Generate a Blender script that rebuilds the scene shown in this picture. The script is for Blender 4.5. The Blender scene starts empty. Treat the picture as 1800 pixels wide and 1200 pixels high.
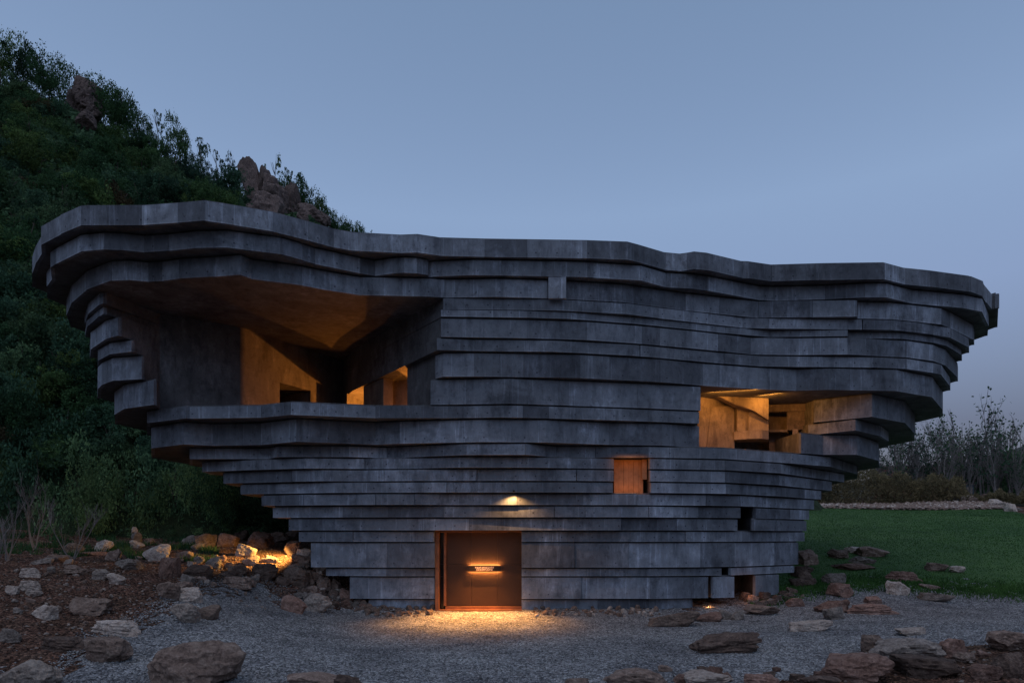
import bpy, bmesh, math, random
import numpy as np
from mathutils import Vector, Matrix, noise
from mathutils.geometry import tessellate_polygon
R = math.radians
rnd = random.Random(7)
nrs = np.random.RandomState(11)
SC = bpy.context.scene
COL = SC.collection
# ------------------------------------------------------------------ camera
F, HY, ZC = 1200.0, 942.0, 2.45
cam = bpy.data.cameras.new('camera'); camo = bpy.data.objects.new('camera', cam); COL.objects.link(camo)
cam.sensor_width = 36; cam.lens = 24; cam.shift_y = (HY - 600) / 1800
cam.clip_start = .1; cam.clip_end = 3000
camo.location = (0, 0, ZC); camo.rotation_euler = (R(90), 0, 0)
SC.camera = camo
# ------------------------------------------------------------------ sky
W = bpy.data.worlds.new('World'); SC.world = W; W.use_nodes = True
nt = W.node_tree; bg = nt.nodes['Background']
sk = nt.nodes.new('ShaderNodeTexSky'); sk.sky_type = 'NISHITA'; sk.sun_disc = False
sk.sun_elevation = R(76); sk.sun_rotation = R(190); sk.ozone_density = 1.6
tc = nt.nodes.new('ShaderNodeTexCoord'); sx = nt.nodes.new('ShaderNodeSeparateXYZ')
rp = nt.nodes.new('ShaderNodeValToRGB'); mx = nt.nodes.new('ShaderNodeMix'); mx.data_type = 'RGBA'; mx.blend_type = 'MULTIPLY'
mx.inputs[0].default_value = 1
nt.links.new(tc.outputs['Generated'], sx.inputs[0]); nt.links.new(sx.outputs[2], rp.inputs[0])
nt.links.new(sk.outputs[0], mx.inputs[6]); nt.links.new(rp.outputs[0], mx.inputs[7]); nt.links.new(mx.outputs[2], bg.inputs[0])
e = rp.color_ramp.elements
e[0].position = 0.0; e[0].color = (.16, .13, .15, 1)
e[1].position = .42; e[1].color = (1.04, .94, .855, 1)
for p, c in ((.14, (.30, .25, .28, 1)), (.3, (.80, .70, .69, 1)), (.62, (.88, .84, .76, 1))):
    q = e.new(p); q.color = c
bg.inputs[1].default_value = .145
sun = bpy.data.lights.new('sun', 'SUN'); suno = bpy.data.objects.new('sun', sun); COL.objects.link(suno)
sun.energy = .05; sun.angle = R(20); sun.color = (1, .97, .95)
suno.rotation_euler = (R(62), 0, R(-16))
SC.view_settings.view_transform = 'Standard'; SC.view_settings.look = 'None'
SC.view_settings.exposure = .34; SC.view_settings.gamma = 1; SC.view_settings.use_curve_mapping = False
SC.cycles.max_bounces = 6; SC.cycles.diffuse_bounces = 4; SC.cycles.use_denoising = True

# ------------------------------------------------------------------ helpers
def pw(px, py, Y): return ((px - 900) / F * Y, Y, ZC + (HY - py) / F * Y)
def link(o): COL.objects.link(o); return o
def tag(o, label=None, cat=None, group=None, kind=None):
    if label: o['label'] = label
    if cat: o['category'] = cat
    if group: o['group'] = group
    if kind: o['kind'] = kind
    return o
def empty(name, loc=(0, 0, 0), rz=0):
    o = bpy.data.objects.new(name, None); o.location = loc; o.rotation_euler = (0, 0, rz); o.empty_display_size = .2
    return link(o)
def mobj(name, me, mat=None, parent=None):
    if mat is not None and not me.materials: me.materials.append(mat)
    o = bpy.data.objects.new(name, me); link(o)
    if parent: o.parent = parent
    return o
def npmesh(name, V, Q, smooth=False):
    me = bpy.data.meshes.new(name)
    V = np.asarray(V, dtype=np.float32); Q = np.asarray(Q, dtype=np.int32)
    k = Q.shape[1]
    me.vertices.add(len(V)); me.vertices.foreach_set('co', V.ravel())
    me.loops.add(Q.size); me.loops.foreach_set('vertex_index', Q.ravel())
    me.polygons.add(len(Q)); me.polygons.foreach_set('loop_start', np.arange(0, Q.size, k, dtype=np.int32))
    me.polygons.foreach_set('loop_total', np.full(len(Q), k, dtype=np.int32))
    if smooth: me.polygons.foreach_set('use_smooth', np.ones(len(Q), dtype=bool))
    me.update(calc_edges=True); return me
def prism(name, pts, z0, z1, mat, parent=None, hole=None):
    """vertical prism over a plan polygon"""
    n = len(pts)
    V = [(x, y, z0) for x, y in pts] + [(x, y, z1) for x, y in pts]
    tris = tessellate_polygon([[Vector((x, y, 0)) for x, y in pts]])
    area = sum(pts[i][0] * pts[(i + 1) % n][1] - pts[(i + 1) % n][0] * pts[i][1] for i in range(n))
    Fc = []
    for t in tris:
        a, b, c = t
        s = (pts[b][0] - pts[a][0]) * (pts[c][1] - pts[a][1]) - (pts[c][0] - pts[a][0]) * (pts[b][1] - pts[a][1])
        if s < 0: b, c = c, b
        Fc.append((a + n, b + n, c + n)); Fc.append((a, c, b))
    for i in range(n):
        j = (i + 1) % n
        f = (i, j, j + n, i + n)
        Fc.append(f if area > 0 else f[::-1])
    me = bpy.data.meshes.new(name); me.from_pydata(V, [], Fc); me.update()
    return mobj(name, me, mat, parent)
def box(name, x0, x1, y0, y1, z0, z1, mat, parent=None, bevel=0):
    o = prism(name, [(x0, y0), (x1, y0), (x1, y1), (x0, y1)], z0, z1, mat, parent)
    if bevel:
        bm = bmesh.new(); bm.from_mesh(o.data); bmesh.ops.bevel(bm, geom=list(bm.edges), offset=bevel, segments=1, affect='EDGES'); bm.to_mesh(o.data); bm.free()
    return o

# ------------------------------------------------------------------ materials
def mat(name, rough=.85, spec=.3):
    m = bpy.data.materials.new(name); m.use_nodes = True
    b = m.node_tree.nodes['Principled BSDF']; b.inputs['Roughness'].default_value = rough
    b.inputs['Specular IOR Level'].default_value = spec
    return m, m.node_tree, b
def nd(t, typ, **k):
    n = t.nodes.new(typ)
    for a, v in k.items(): setattr(n, a, v)
    return n
def ramp(t, stops, inp=None):
    r = nd(t, 'ShaderNodeValToRGB'); el = r.color_ramp.elements
    el[0].position, el[0].color = stops[0][0], (*stops[0][1], 1) if len(stops[0][1]) == 3 else stops[0][1]
    el[1].position, el[1].color = stops[-1][0], (*stops[-1][1], 1)
    for p, c in stops[1:-1]:
        q = el.new(p); q.color = (*c, 1)
    if inp: t.links.new(inp, r.inputs[0])
    return r
def noisen(t, scale, vec, detail=5, rough=.6, dist=0):
    n = nd(t, 'ShaderNodeTexNoise'); n.inputs['Scale'].default_value = scale; n.inputs['Detail'].default_value = detail
    n.inputs['Roughness'].default_value = rough; n.inputs['Distortion'].default_value = dist
    t.links.new(vec, n.inputs['Vector']); return n
def mapn(t, vec, scale=(1, 1, 1)):
    m = nd(t, 'ShaderNodeMapping'); m.inputs['Scale'].default_value = scale; t.links.new(vec, m.inputs[0]); return m
def mixc(t, a, b, fac, mode='MULTIPLY'):
    m = nd(t, 'ShaderNodeMix', data_type='RGBA', blend_type=mode)
    for s, v in ((6, a), (7, b)):
        if hasattr(v, 'type'): t.links.new(v, m.inputs[s])
        else: m.inputs[s].default_value = (*v, 1)
    if hasattr(fac, 'type'): t.links.new(fac, m.inputs[0])
    else: m.inputs[0].default_value = fac
    return m.outputs[2]
def mth(t, op, a, b=0.0):
    m = nd(t, 'ShaderNodeMath', operation=op)
    for i, v in enumerate((a, b)):
        if hasattr(v, 'type'): t.links.new(v, m.inputs[i])
        else: m.inputs[i].default_value = v
    return m.outputs[0]
def bump(t, b, h, dist=.02, strength=.6):
    n = nd(t, 'ShaderNodeBump'); n.inputs['Distance'].default_value = dist; n.inputs['Strength'].default_value = strength
    t.links.new(h, n.inputs['Height']); t.links.new(n.outputs[0], b.inputs['Normal'])

def concrete(name, lo, hi, holes=True):
    m, t, b = mat(name, .8, .35)
    tcn = nd(t, 'ShaderNodeTexCoord'); ge = nd(t, 'ShaderNodeNewGeometry'); oi = nd(t, 'ShaderNodeObjectInfo')
    P = ge.outputs['Position']
    base = ramp(t, [(.25, lo), (.75, hi)], noisen(t, .9, P, 6, .62).outputs[0]).outputs[0]
    streak = noisen(t, 2.6, mapn(t, P, (1, 1, .3)).outputs[0], 7, .72)
    c = mixc(t, base, ramp(t, [(.34, (.48, .48, .5)), (.48, (.95, .95, .95)), (.58, (1.05, 1.05, 1.05)), (.72, (1.75, 1.76, 1.8))], streak.outputs[0]).outputs[0], .85)
    spots = noisen(t, 6, P, 8, .8)
    c = mixc(t, c, ramp(t, [(.34, (.45, .44, .46)), (.46, (1, 1, 1)), (.58, (1, 1, 1)), (.68, (1.7, 1.7, 1.72))], spots.outputs[0]).outputs[0], .75)
    big = ramp(t, [(.50, (0, 0, 0)), (.62, (1, 1, 1))], noisen(t, .55, P, 4, .6, .6).outputs[0]).outputs[0]
    fine = ramp(t, [(.42, (1, 1, 1)), (.56, (1.75, 1.77, 1.8))], noisen(t, 5, mapn(t, P, (1, 1, .35)).outputs[0], 8, .8).outputs[0]).outputs[0]
    c = mixc(t, c, fine, mth(t, 'MULTIPLY', big, .8))
    dk = ramp(t, [(.56, (1, 1, 1)), (.68, (.55, .55, .57))], noisen(t, .8, mapn(t, P, (1, 1, 1.6)).outputs[0], 5, .65, .4).outputs[0]).outputs[0]
    c = mixc(t, c, dk, .8)
    if holes:
        tone = ramp(t, [(0, (.58, .58, .60)), (.5, (1, 1, 1)), (1, (1.5, 1.5, 1.5))], oi.outputs['Random']).outputs[0]
        c = mixc(t, c, tone, 1)
        uv = nd(t, 'ShaderNodeSeparateXYZ'); t.links.new(tcn.outputs['UV'], uv.inputs[0])
        u = mth(t, 'SUBTRACT', mth(t, 'FRACT', mth(t, 'MULTIPLY', uv.outputs[0], 1 / .62)), .5)
        u = mth(t, 'MULTIPLY', u, .62)
        v = mth(t, 'SUBTRACT', uv.outputs[1], .14)
        d = mth(t, 'SQRT', mth(t, 'ADD', mth(t, 'MULTIPLY', u, u), mth(t, 'MULTIPLY', v, v)))
        hole = mth(t, 'MULTIPLY', mth(t, 'LESS_THAN', d, .026), mth(t, 'GREATER_THAN', noisen(t, .7, P, 3, .5).outputs[0], .5))
        c = mixc(t, c, (.4, .4, .45), hole)
        line = noisen(t, 7.5, mapn(t, P, (1, 1, .03)).outputs[0], 3, .6)
        c = mixc(t, c, ramp(t, [(.60, (1, 1, 1)), (.66, (1.7, 1.72, 1.75)), (.68, (1, 1, 1)), (.9, (1, 1, 1))], line.outputs[0]).outputs[0], .8)
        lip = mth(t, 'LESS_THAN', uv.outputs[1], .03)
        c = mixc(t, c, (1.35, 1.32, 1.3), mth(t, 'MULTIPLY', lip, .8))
        # pale lime line along the panel's vertical edges
    t.links.new(c, b.inputs['Base Color'])
    h = mth(t, 'ADD', mth(t, 'MULTIPLY', streak.outputs[0], .5), spots.outputs[0])
    bump(t, b, h, .012, .7)
    return m
M = {}
M['panel'] = concrete('board_marked_concrete', (.080, .092, .113), (.175, .196, .232))
M['core'] = concrete('cast_concrete', (.068, .072, .080), (.135, .14, .154), holes=False)
M['inner'] = concrete('interior_concrete', (.12, .10, .09), (.21, .18, .16), holes=False)

def stone(name, cols, moss=None):
    m, t, b = mat(name, .9, .25)
    tcn = nd(t, 'ShaderNodeTexCoord'); oi = nd(t, 'ShaderNodeObjectInfo'); ge = nd(t, 'ShaderNodeNewGeometry')
    P = ge.outputs['Position']
    n1 = noisen(t, 5.5, P, 8, .7, .4)
    c = ramp(t, [(.32, cols[0]), (.5, cols[1]), (.72, cols[2])], n1.outputs[0]).outputs[0]
    tone = ramp(t, [(0, (.7, .68, .66)), (1, (1.25, 1.22, 1.2))], oi.outputs['Random']).outputs[0]
    c = mixc(t, c, tone, 1)
    n2 = noisen(t, 22, P, 6, .75)
    c = mixc(t, c, ramp(t, [(.35, (.45, .42, .4)), (.5, (1, 1, 1)), (.68, (1.5, 1.48, 1.42))], n2.outputs[0]).outputs[0], .8)
    t.links.new(c, b.inputs['Base Color'])
    bump(t, b, mth(t, 'ADD', n1.outputs[0], mth(t, 'MULTIPLY', n2.outputs[0], .5)), .05, .9)
    return m
M['r_pale'] = stone('pale_rock', [(.20, .155, .13), (.36, .31, .28), (.46, .42, .38)])
M['r_brown'] = stone('brown_rock', [(.10, .070, .058), (.19, .14, .118), (.29, .235, .20)])
M['r_red'] = stone('red_rock', [(.12, .070, .056), (.20, .125, .102), (.31, .22, .19)])
M['r_grey'] = stone('grey_rock', [(.10, .085, .078), (.19, .165, .15), (.29, .26, .24)])
M['r_dark'] = stone('dark_rock', [(.045, .032, .028), (.10, .07, .058), (.17, .13, .11)])
M['r_crag'] = stone('crag_rock', [(.055, .045, .044), (.13, .10, .095), (.21, .17, .16)])

def ground_mat(name, stops, sc, bdist, big=None, vor=None):
    m, t, b = mat(name, .95, .15); ge = nd(t, 'ShaderNodeNewGeometry'); P = ge.outputs['Position']
    n = noisen(t, sc, P, 8, .72)
    c = ramp(t, stops, n.outputs[0]).outputs[0]
    if big: c = mixc(t, c, ramp(t, big[1], noisen(t, big[0], P, 4, .6).outputs[0]).outputs[0], 1)
    h = n.outputs[0]
    if vor:
        v = nd(t, 'ShaderNodeTexVoronoi'); v.inputs['Scale'].default_value = vor; t.links.new(P, v.inputs['Vector'])
        rr = nd(t, 'ShaderNodeSeparateColor'); t.links.new(v.outputs['Color'], rr.inputs[0])
        c = mixc(t, c, ramp(t, [(0, (.35, .35, .37)), (.5, (1, 1, 1)), (1, (2.2, 2.2, 2.2))], rr.outputs[0]).outputs[0], 1)
        c = mixc(t, c, ramp(t, [(0, (1, 1, 1)), (.6, (1, 1, 1)), (1, (.25, .25, .25))], v.outputs['Distance']).outputs[0], 1)
        h = mth(t, 'SUBTRACT', h, mth(t, 'MULTIPLY', v.outputs['Distance'], 2))
    t.links.new(c, b.inputs['Base Color']); bump(t, b, h, bdist, .9)
    return m
M['gravel'] = ground_mat('grey_gravel', [(.3, (.155, .16, .17)), (.7, (.27, .275, .285))], 3, .03, (.5, [(.3, (.66, .66, .68)), (.7, (1.25, 1.25, 1.22))]), vor=26)
M['soil'] = ground_mat('red_brown_soil', [(.3, (.11, .056, .042)), (.5, (.155, .088, .067)), (.72, (.22, .15, .12))], 2.6, .12, (.5, [(.3, (.65, .7, .6)), (.7, (1.2, 1.1, 1.05))]), vor=18)
M['lawn'] = ground_mat('mown_grass', [(.3, (.034, .078, .028)), (.7, (.066, .13, .046))], 1.5, .03, (.16, [(.3, (.6, .7, .65)), (.7, (1.35, 1.25, 1.2))]))
M['hill'] = ground_mat('wooded_slope', [(.3, (.012, .018, .010)), (.6, (.025, .040, .018)), (.8, (.07, .05, .04))], .35, .5)
M['far'] = ground_mat('distant_ground', [(.3, (.03, .04, .03)), (.7, (.07, .06, .05))], .1, .2)

def leafmat(name, a, bcol, c2):
    m, t, b = mat(name, .8, .1)
    oi = nd(t, 'ShaderNodeObjectInfo'); ge = nd(t, 'ShaderNodeNewGeometry')
    c = ramp(t, [(0, a), (.5, bcol), (1, c2)], oi.outputs['Random']).outputs[0]
    c = mixc(t, c, ramp(t, [(0, (.5, .52, .55)), (.25, (1.25, 1.2, 1.1)), (.5, (.75, .8, .85)), (.75, (1.5, 1.4, 1.2)), (1, (.6, .65, .6))], oi.outputs['Random']).outputs[0], 1)
    n = noisen(t, .8, ge.outputs['Position'], 3, .6)
    c = mixc(t, c, ramp(t, [(.3, (.55, .6, .6)), (.7, (1.5, 1.45, 1.3))], n.outputs[0]).outputs[0], 1)
    c = mixc(t, c, ramp(t, [(0, (.6, .6, .6)), (1, (1.5, 1.5, 1.4))], ge.outputs['Random Per Island']).outputs[0], 1)
    t.links.new(c, b.inputs['Base Color'])
    tr = nd(t, 'ShaderNodeBsdfTranslucent'); t.links.new(c, tr.inputs[0])
    mxs = nd(t, 'ShaderNodeMixShader'); mxs.inputs[0].default_value = .35
    t.links.new(b.outputs[0], mxs.inputs[1]); t.links.new(tr.outputs[0], mxs.inputs[2])
    t.links.new(mxs.outputs[0], t.nodes['Material Output'].inputs[0])
    return m
M['leaf'] = leafmat('tree_leaves', (.028, .068, .040), (.042, .094, .044), (.068, .108, .042))
M['leaf_blue'] = leafmat('dark_evergreen_leaves', (.034, .080, .062), (.046, .10, .068), (.066, .115, .070))
M['bushleaf'] = leafmat('bush_leaves', (.065, .135, .095), (.085, .165, .10), (.11, .17, .085))
M['scrub'] = leafmat('scrub_twigs', (.085, .072, .052), (.10, .088, .062), (.11, .10, .075))
M['leaf_dry'] = leafmat('dry_leaves', (.035, .030, .022), (.06, .05, .03), (.07, .06, .04))
M['grass'] = leafmat('grass_blades', (.034, .092, .030), (.04, .098, .032), (.045, .10, .035))
def plain(name, c, rough=.7, metal=0, spec=.3, var=.3, sc=6):
    m, t, b = mat(name, rough, spec); ge = nd(t, 'ShaderNodeNewGeometry')
    n = noisen(t, sc, ge.outputs['Position'], 6, .7)
    cc = ramp(t, [(.3, tuple(x * (1 - var) for x in c)), (.7, tuple(x * (1 + var) for x in c))], n.outputs[0]).outputs[0]
    t.links.new(cc, b.inputs['Base Color']); b.inputs['Metallic'].default_value = metal
    return m
M['bark'] = plain('bark', (.07, .055, .045)); M['bark_pale'] = plain('pale_bark', (.16, .145, .14))
M['steel'] = plain('rusty_steel', (.22, .09, .045), .6, .3, .4, .35, 4)
M['door'] = plain('bronze_door_panel', (.055, .027, .016), .5, .35, .4, .15, 2)
M['black'] = plain('black_metal', (.018, .012, .012), .5, .2)
M['text'] = plain('pale_lettering', (.75, .6, .58), .5, 0, .3, .05)
M['wood'] = plain('board_lining', (.26, .16, .09), .7, 0, .3, .35, 3)
M['brick'] = plain('red_brick', (.16, .06, .05), .9)
M['shed'] = plain('blue_grey_hoarding', (.10, .13, .16), .7)
gm, gt, gb = mat('dark_glass', .08, .5); gb.inputs['Base Color'].default_value = (.01, .01, .012, 1); M['glass'] = gm
def emis(name, c, s):
    m, t, b = mat(name); b.inputs['Emission Color'].default_value = (*c, 1); b.inputs['Emission Strength'].default_value = s
    b.inputs['Base Color'].default_value = (.8, .7, .6, 1); return m
M['lamp'] = emis('warm_diffuser', (1, .45, .12), 120)

# ------------------------------------------------------------------ terrain height (metres, 0 = door sill)
def fr(px, py, Y): p = pw(px, py, Y); return (p[0], p[1], p[2])
ctl = [(-6, 2, 0), (0, 2, 0), (6, 2, 0), (-5, 10, 0), (0, 10, 0), (6, 10, .0), (-4, 16, 0), (0, 16, 0), (6, 16, .02), (-4, 22, 0), (0, 22, 0), (3, 22, 0), (6, 22.4, 0), (-1, 24, .1), (5, 25, .3)]
ctl += [(0, 34, 2), (-6, 34, 2.3), (6, 34, 2.2), (12, 34, 2.2), (-24, 30, 2.9), (-14, 33, 2.8), (-22, 22, 2.5), (-30, 30, 3.4), (-26, 12, 1.8), (-14, 6, .8)]
for a in [(1370, 1040, 24.5), (1400, 1030, 25.5), (1500, 1062, 23), (1700, 1066, 24), (1600, 1026, 26.5), (1800, 1036, 26), (1450, 960, 33),
          (1700, 958, 33), (1600, 894, 58), (1450, 894, 55), (1850, 906, 50), (1450, 925, 42), (1800, 938, 38), (1950, 1000, 27), (1950, 900, 55), (1700, 1190, 11.5), (1800, 1108, 15), (1600, 1120, 15.5),
          (100, 1150, 12.6), (0, 1190, 11.5), (100, 1050, 17), (0, 1050, 16.5), (100, 1000, 20.5), (0, 1000, 19.5), (100, 962, 27), (0, 970, 24), (250, 952, 28.5),
          (400, 952, 28.5), (480, 960, 27), (546, 985, 24), (440, 1000, 23), (300, 1000, 21.5), (300, 1060, 17.5), (400, 1040, 20), (500, 1062, 21.5), (560, 1062, 22.3), (610, 1072, 22.3),
          (350, 1100, 15.5), (300, 1180, 12), (450, 1150, 13), (200, 1100, 15)]:
    ctl.append(fr(*a))
ctl += [(-40, 60, 6), (40, 62, 5.6), (60, 40, 5), (40, 20, 1.2), (0, 70, 6), (30, 6, .2), (60, 70, 6)]
ctl = np.array(ctl)
def _rbf():
    P = ctl[:, :2]; d = np.sqrt(((P[:, None] - P[None]) ** 2).sum(-1))
    n = len(P); A = np.zeros((n + 3, n + 3)); A[:n, :n] = -d + np.eye(n) * -.15
    A[:n, n] = 1; A[:n, n + 1:] = P; A[n, :n] = 1; A[n + 1:, :n] = P.T
    return np.linalg.solve(A, np.concatenate([ctl[:, 2], [0, 0, 0]]))
_w = _rbf()
def gz(X, Y):
    X = np.atleast_1d(np.asarray(X, float)); Y = np.atleast_1d(np.asarray(Y, float))
    out = np.zeros(X.shape)
    P = ctl[:, :2]; n = len(P)
    Xf, Yf = X.ravel(), Y.ravel(); o = np.zeros(len(Xf))
    for s in range(0, len(Xf), 20000):
        d = np.sqrt((Xf[s:s + 20000, None] - P[None, :, 0]) ** 2 + (Yf[s:s + 20000, None] - P[None, :, 1]) ** 2)
        o[s:s + 20000] = -d @ _w[:n] + _w[n] + Xf[s:s + 20000] * _w[n + 1] + Yf[s:s + 20000] * _w[n + 2]
    out = o.reshape(X.shape)
    return np.clip(out, -.3, 6.5)
def g1(x, y): return float(gz(x, y)[0])
_YS = np.concatenate([np.arange(7, 32, .1), np.arange(32, 75, .5)])
def hit(px, py):
    """first point of the ground on the sight line through a pixel"""
    X = (px - 900) / F * _YS; z = ZC + (HY - py) / F * _YS
    dlt = z - gz(X, _YS)
    k = np.argmax(dlt <= 0) if (dlt <= 0).any() else int(np.argmin(dlt))
    return X[k], _YS[k], float(gz(X[k], _YS[k])[0])

def vnoise(X, Y, s, seed=0):
    f = X.ravel(); g = Y.ravel()
    return np.array([noise.noise(Vector((a * s + seed, b * s, seed))) for a, b in zip(f, g)]).reshape(X.shape)
gxs = np.arange(-32, 44.01, .2); gys = np.concatenate([np.arange(3, 34, .2), np.arange(34, 74, .6)])
GX, GY = np.meshgrid(gxs, gys)
GZ = gz(GX, GY); nz = vnoise(GX, GY, 1.3) ; nz2 = vnoise(GX, GY, 4.1, 5)
pxc = 900 + F * GX / GY; pyc = HY - F * (GZ - ZC) / GY
bx = np.array([-400, 0, 90, 130, 240, 280, 330, 420, 480, 560, 620, 1217, 1290, 1370, 1420, 1480, 1560, 1650, 1800, 2200])
by = np.array([1300, 1212, 1200, 1150, 1106, 1075, 1047, 1030, 1044, 1066, 1068, 1066, 1058, 1048, 1036, 1026, 1024, 1032, 1040, 1050])
lim = np.interp(pxc, bx, by) + nz * 26 + nz2 * 12
lowx = np.array([900, 1180, 1300, 1400, 1500, 1580, 1640, 1800, 2300]); lowy = np.array([1400, 1230, 1212, 1194, 1162, 1140, 1142, 1124, 1112])
low = np.interp(pxc, lowx, lowy) + nz * 10
GRAV = (pyc > lim) & (pyc < low)
LAWN = (~GRAV) & (pyc < low) & (GX > 9.0) & (pyc > np.interp(pxc, [1300, 1430, 1760, 1850, 2200], [893, 893, 893, 915, 960])) & (GY > 24)
SOIL = ~(GRAV | LAWN)
GZ2 = GZ + np.where(SOIL, nz * .06 + nz2 * .05, np.where(GRAV, nz * .012, 0))
def region(name, mask, m, off):
    idx = np.arange(GX.size).reshape(GX.shape)
    q = mask[:-1, :-1]
    a = idx[:-1, :-1][q]; b = idx[:-1, 1:][q]; c = idx[1:, 1:][q]; d = idx[1:, :-1][q]
    Q = np.stack([a, b, c, d], 1); u, inv = np.unique(Q, return_inverse=True)
    V = np.stack([GX.ravel(), GY.ravel(), GZ2.ravel() + off], 1)[u]
    o = mobj(name, npmesh(name, V, inv.reshape(-1, 4), True), m); o['kind'] = 'structure'; return o
region('soil', SOIL, M['soil'], 0.0)
region('gravel_forecourt', GRAV, M['gravel'], 0.0)
region('lawn', LAWN, M['lawn'], 0.0)
# distant ground to the horizon, just below the near sheet
fx = np.concatenate([np.linspace(-900, -60, 12), np.linspace(-50, 60, 45), np.linspace(70, 900, 12)])
fy = np.concatenate([np.linspace(-200, 0, 6), np.linspace(2.5, 76, 31), np.linspace(90, 1500, 12)])
AX, AY = np.meshgrid(fx, fy); AZ = gz(np.clip(AX, -32, 44), np.clip(AY, 2, 74)) - .35
AZ[AY < 0] = -.35
idx = np.arange(AX.size).reshape(AX.shape)
o = mobj('distant_ground', npmesh('distant_ground', np.stack([AX.ravel(), AY.ravel(), AZ.ravel()], 1),
    np.stack([idx[:-1, :-1].ravel(), idx[:-1, 1:].ravel(), idx[1:, 1:].ravel(), idx[1:, :-1].ravel()], 1), True), M['far']); o['kind'] = 'structure'

# ------------------------------------------------------------------ hillside
skx = [-400, -250, 0, 40, 110, 180, 240, 300, 370, 430, 500, 560, 640, 760, 900, 1150, 1500]
sky_ = [-40, 0, 138, 152, 168, 202, 244, 268, 300, 330, 352, 392, 428, 490, 570, 700, 900]
def hill_at(px, py):
    ts_ = [i / 200 for i in range(4, 199)]
    return next((p for p in (hill_pt(px, t) for t in ts_) if HY - (p[2] - ZC) * F / p[1] <= py), hill_pt(px, .97))
def hill_pt(px, t):
    Yf = 29.5 + max(0, px - 480) * .02 + max(0, 300 - px) * .002; Yr = 112 - .02 * px
    xf = (px - 900) / F * Yf; zf = g1(max(xf, -31), min(Yf, 73)) - .15
    zr = ZC + (HY - (np.interp(px, skx, sky_) + 22)) / F * Yr
    if t <= 1:
        Y = Yf + (Yr - Yf) * t; z = zf + (zr - zf) * (t ** .93)
        z += (noise.noise(Vector((px * .012, t * 7, 3))) * 3.2 + noise.noise(Vector((px * .03, t * 17, 9))) * 1.1) * min(1, t * 6) * min(1, (1 - t) * 8)
    else:
        Y = Yr + (t - 1) * 130; z = zr - (t - 1) * 60
    return ((px - 900) / F * Y, Y, z)
cols_ = list(range(-420, 1521, 14)); ts = [i / 44 for i in range(45)] + [1.06, 1.2, 1.6, 2.2]
V = [hill_pt(p, t) for t in ts for p in cols_]; nc = len(cols_)
ii = np.arange(len(V)).reshape(len(ts), nc)
o = mobj('hillside', npmesh('hillside', V, np.stack([ii[:-1, :-1].ravel(), ii[:-1, 1:].ravel(), ii[1:, 1:].ravel(), ii[1:, :-1].ravel()], 1), True), M['hill']); o['kind'] = 'structure'
# far hill at the right
V = []; hx = list(range(1380, 2300, 20))
for k, (yy, fac) in enumerate(((95, 0), (125, .6), (170, 1), (230, .4))):
    for p in hx:
        top = np.interp(p, [1380, 1560, 1640, 1700, 1760, 1800, 1900, 2300], [870, 838, 822, 812, 795, 783, 750, 690]) + 7 * noise.noise(Vector((p * .02, 1, 4)))
        zt = ZC + (HY - top) / F * 170
        V.append(((p - 900) / F * yy, yy, 4 + (zt - 4) * fac))
ii = np.arange(len(V)).reshape(4, len(hx))
o = mobj('far_hill', npmesh('far_hill', V, np.stack([ii[:-1, :-1].ravel(), ii[:-1, 1:].ravel(), ii[1:, 1:].ravel(), ii[1:, :-1].ravel()], 1), True), M['far']); o['kind'] = 'structure'
#@@BUILDING
# ------------------------------------------------------------------ the hall: stacked concrete layers
YC = {1: 19.9, 2: 20.0, 3: 20.13, 4: 20.16, 5: 20.2, 6: 20.33, 7: 20.4, 8: 20.5, 9: 20.63, 10: 20.7, 11: 20.78, 12: 20.96,
      13: 21.13, 14: 21.3, 15: 21.47, 16: 21.63, 17: 21.8, 18: 21.97, 19: 22.12, 20: 22.17, 21: 22.36, 22: 22.41, 23: 22.6}
YB = {1: 452, 2: 483.7, 3: 521, 4: 542, 5: 555.8, 6: 593, 7: 616.6, 8: 661.6, 9: 709.6, 10: 734, 11: 776.5, 12: 799.5, 13: 821, 14: 844,
      15: 865, 16: 886.8, 17: 908.5, 18: 931.5, 19: 951.5, 20: 996.8, 21: 1011.8, 22: 1051.6, 23: 1105}
ZB = {k: (HY - YB[k]) * YC[k] / F for k in YC}
ZTOP = (HY - 418) * YC[1] / F
ZS = [ZTOP] + [ZB[k] for k in range(1, 24)]     # ZS[k-1] top, ZS[k] bottom, relative to the eye height
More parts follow.
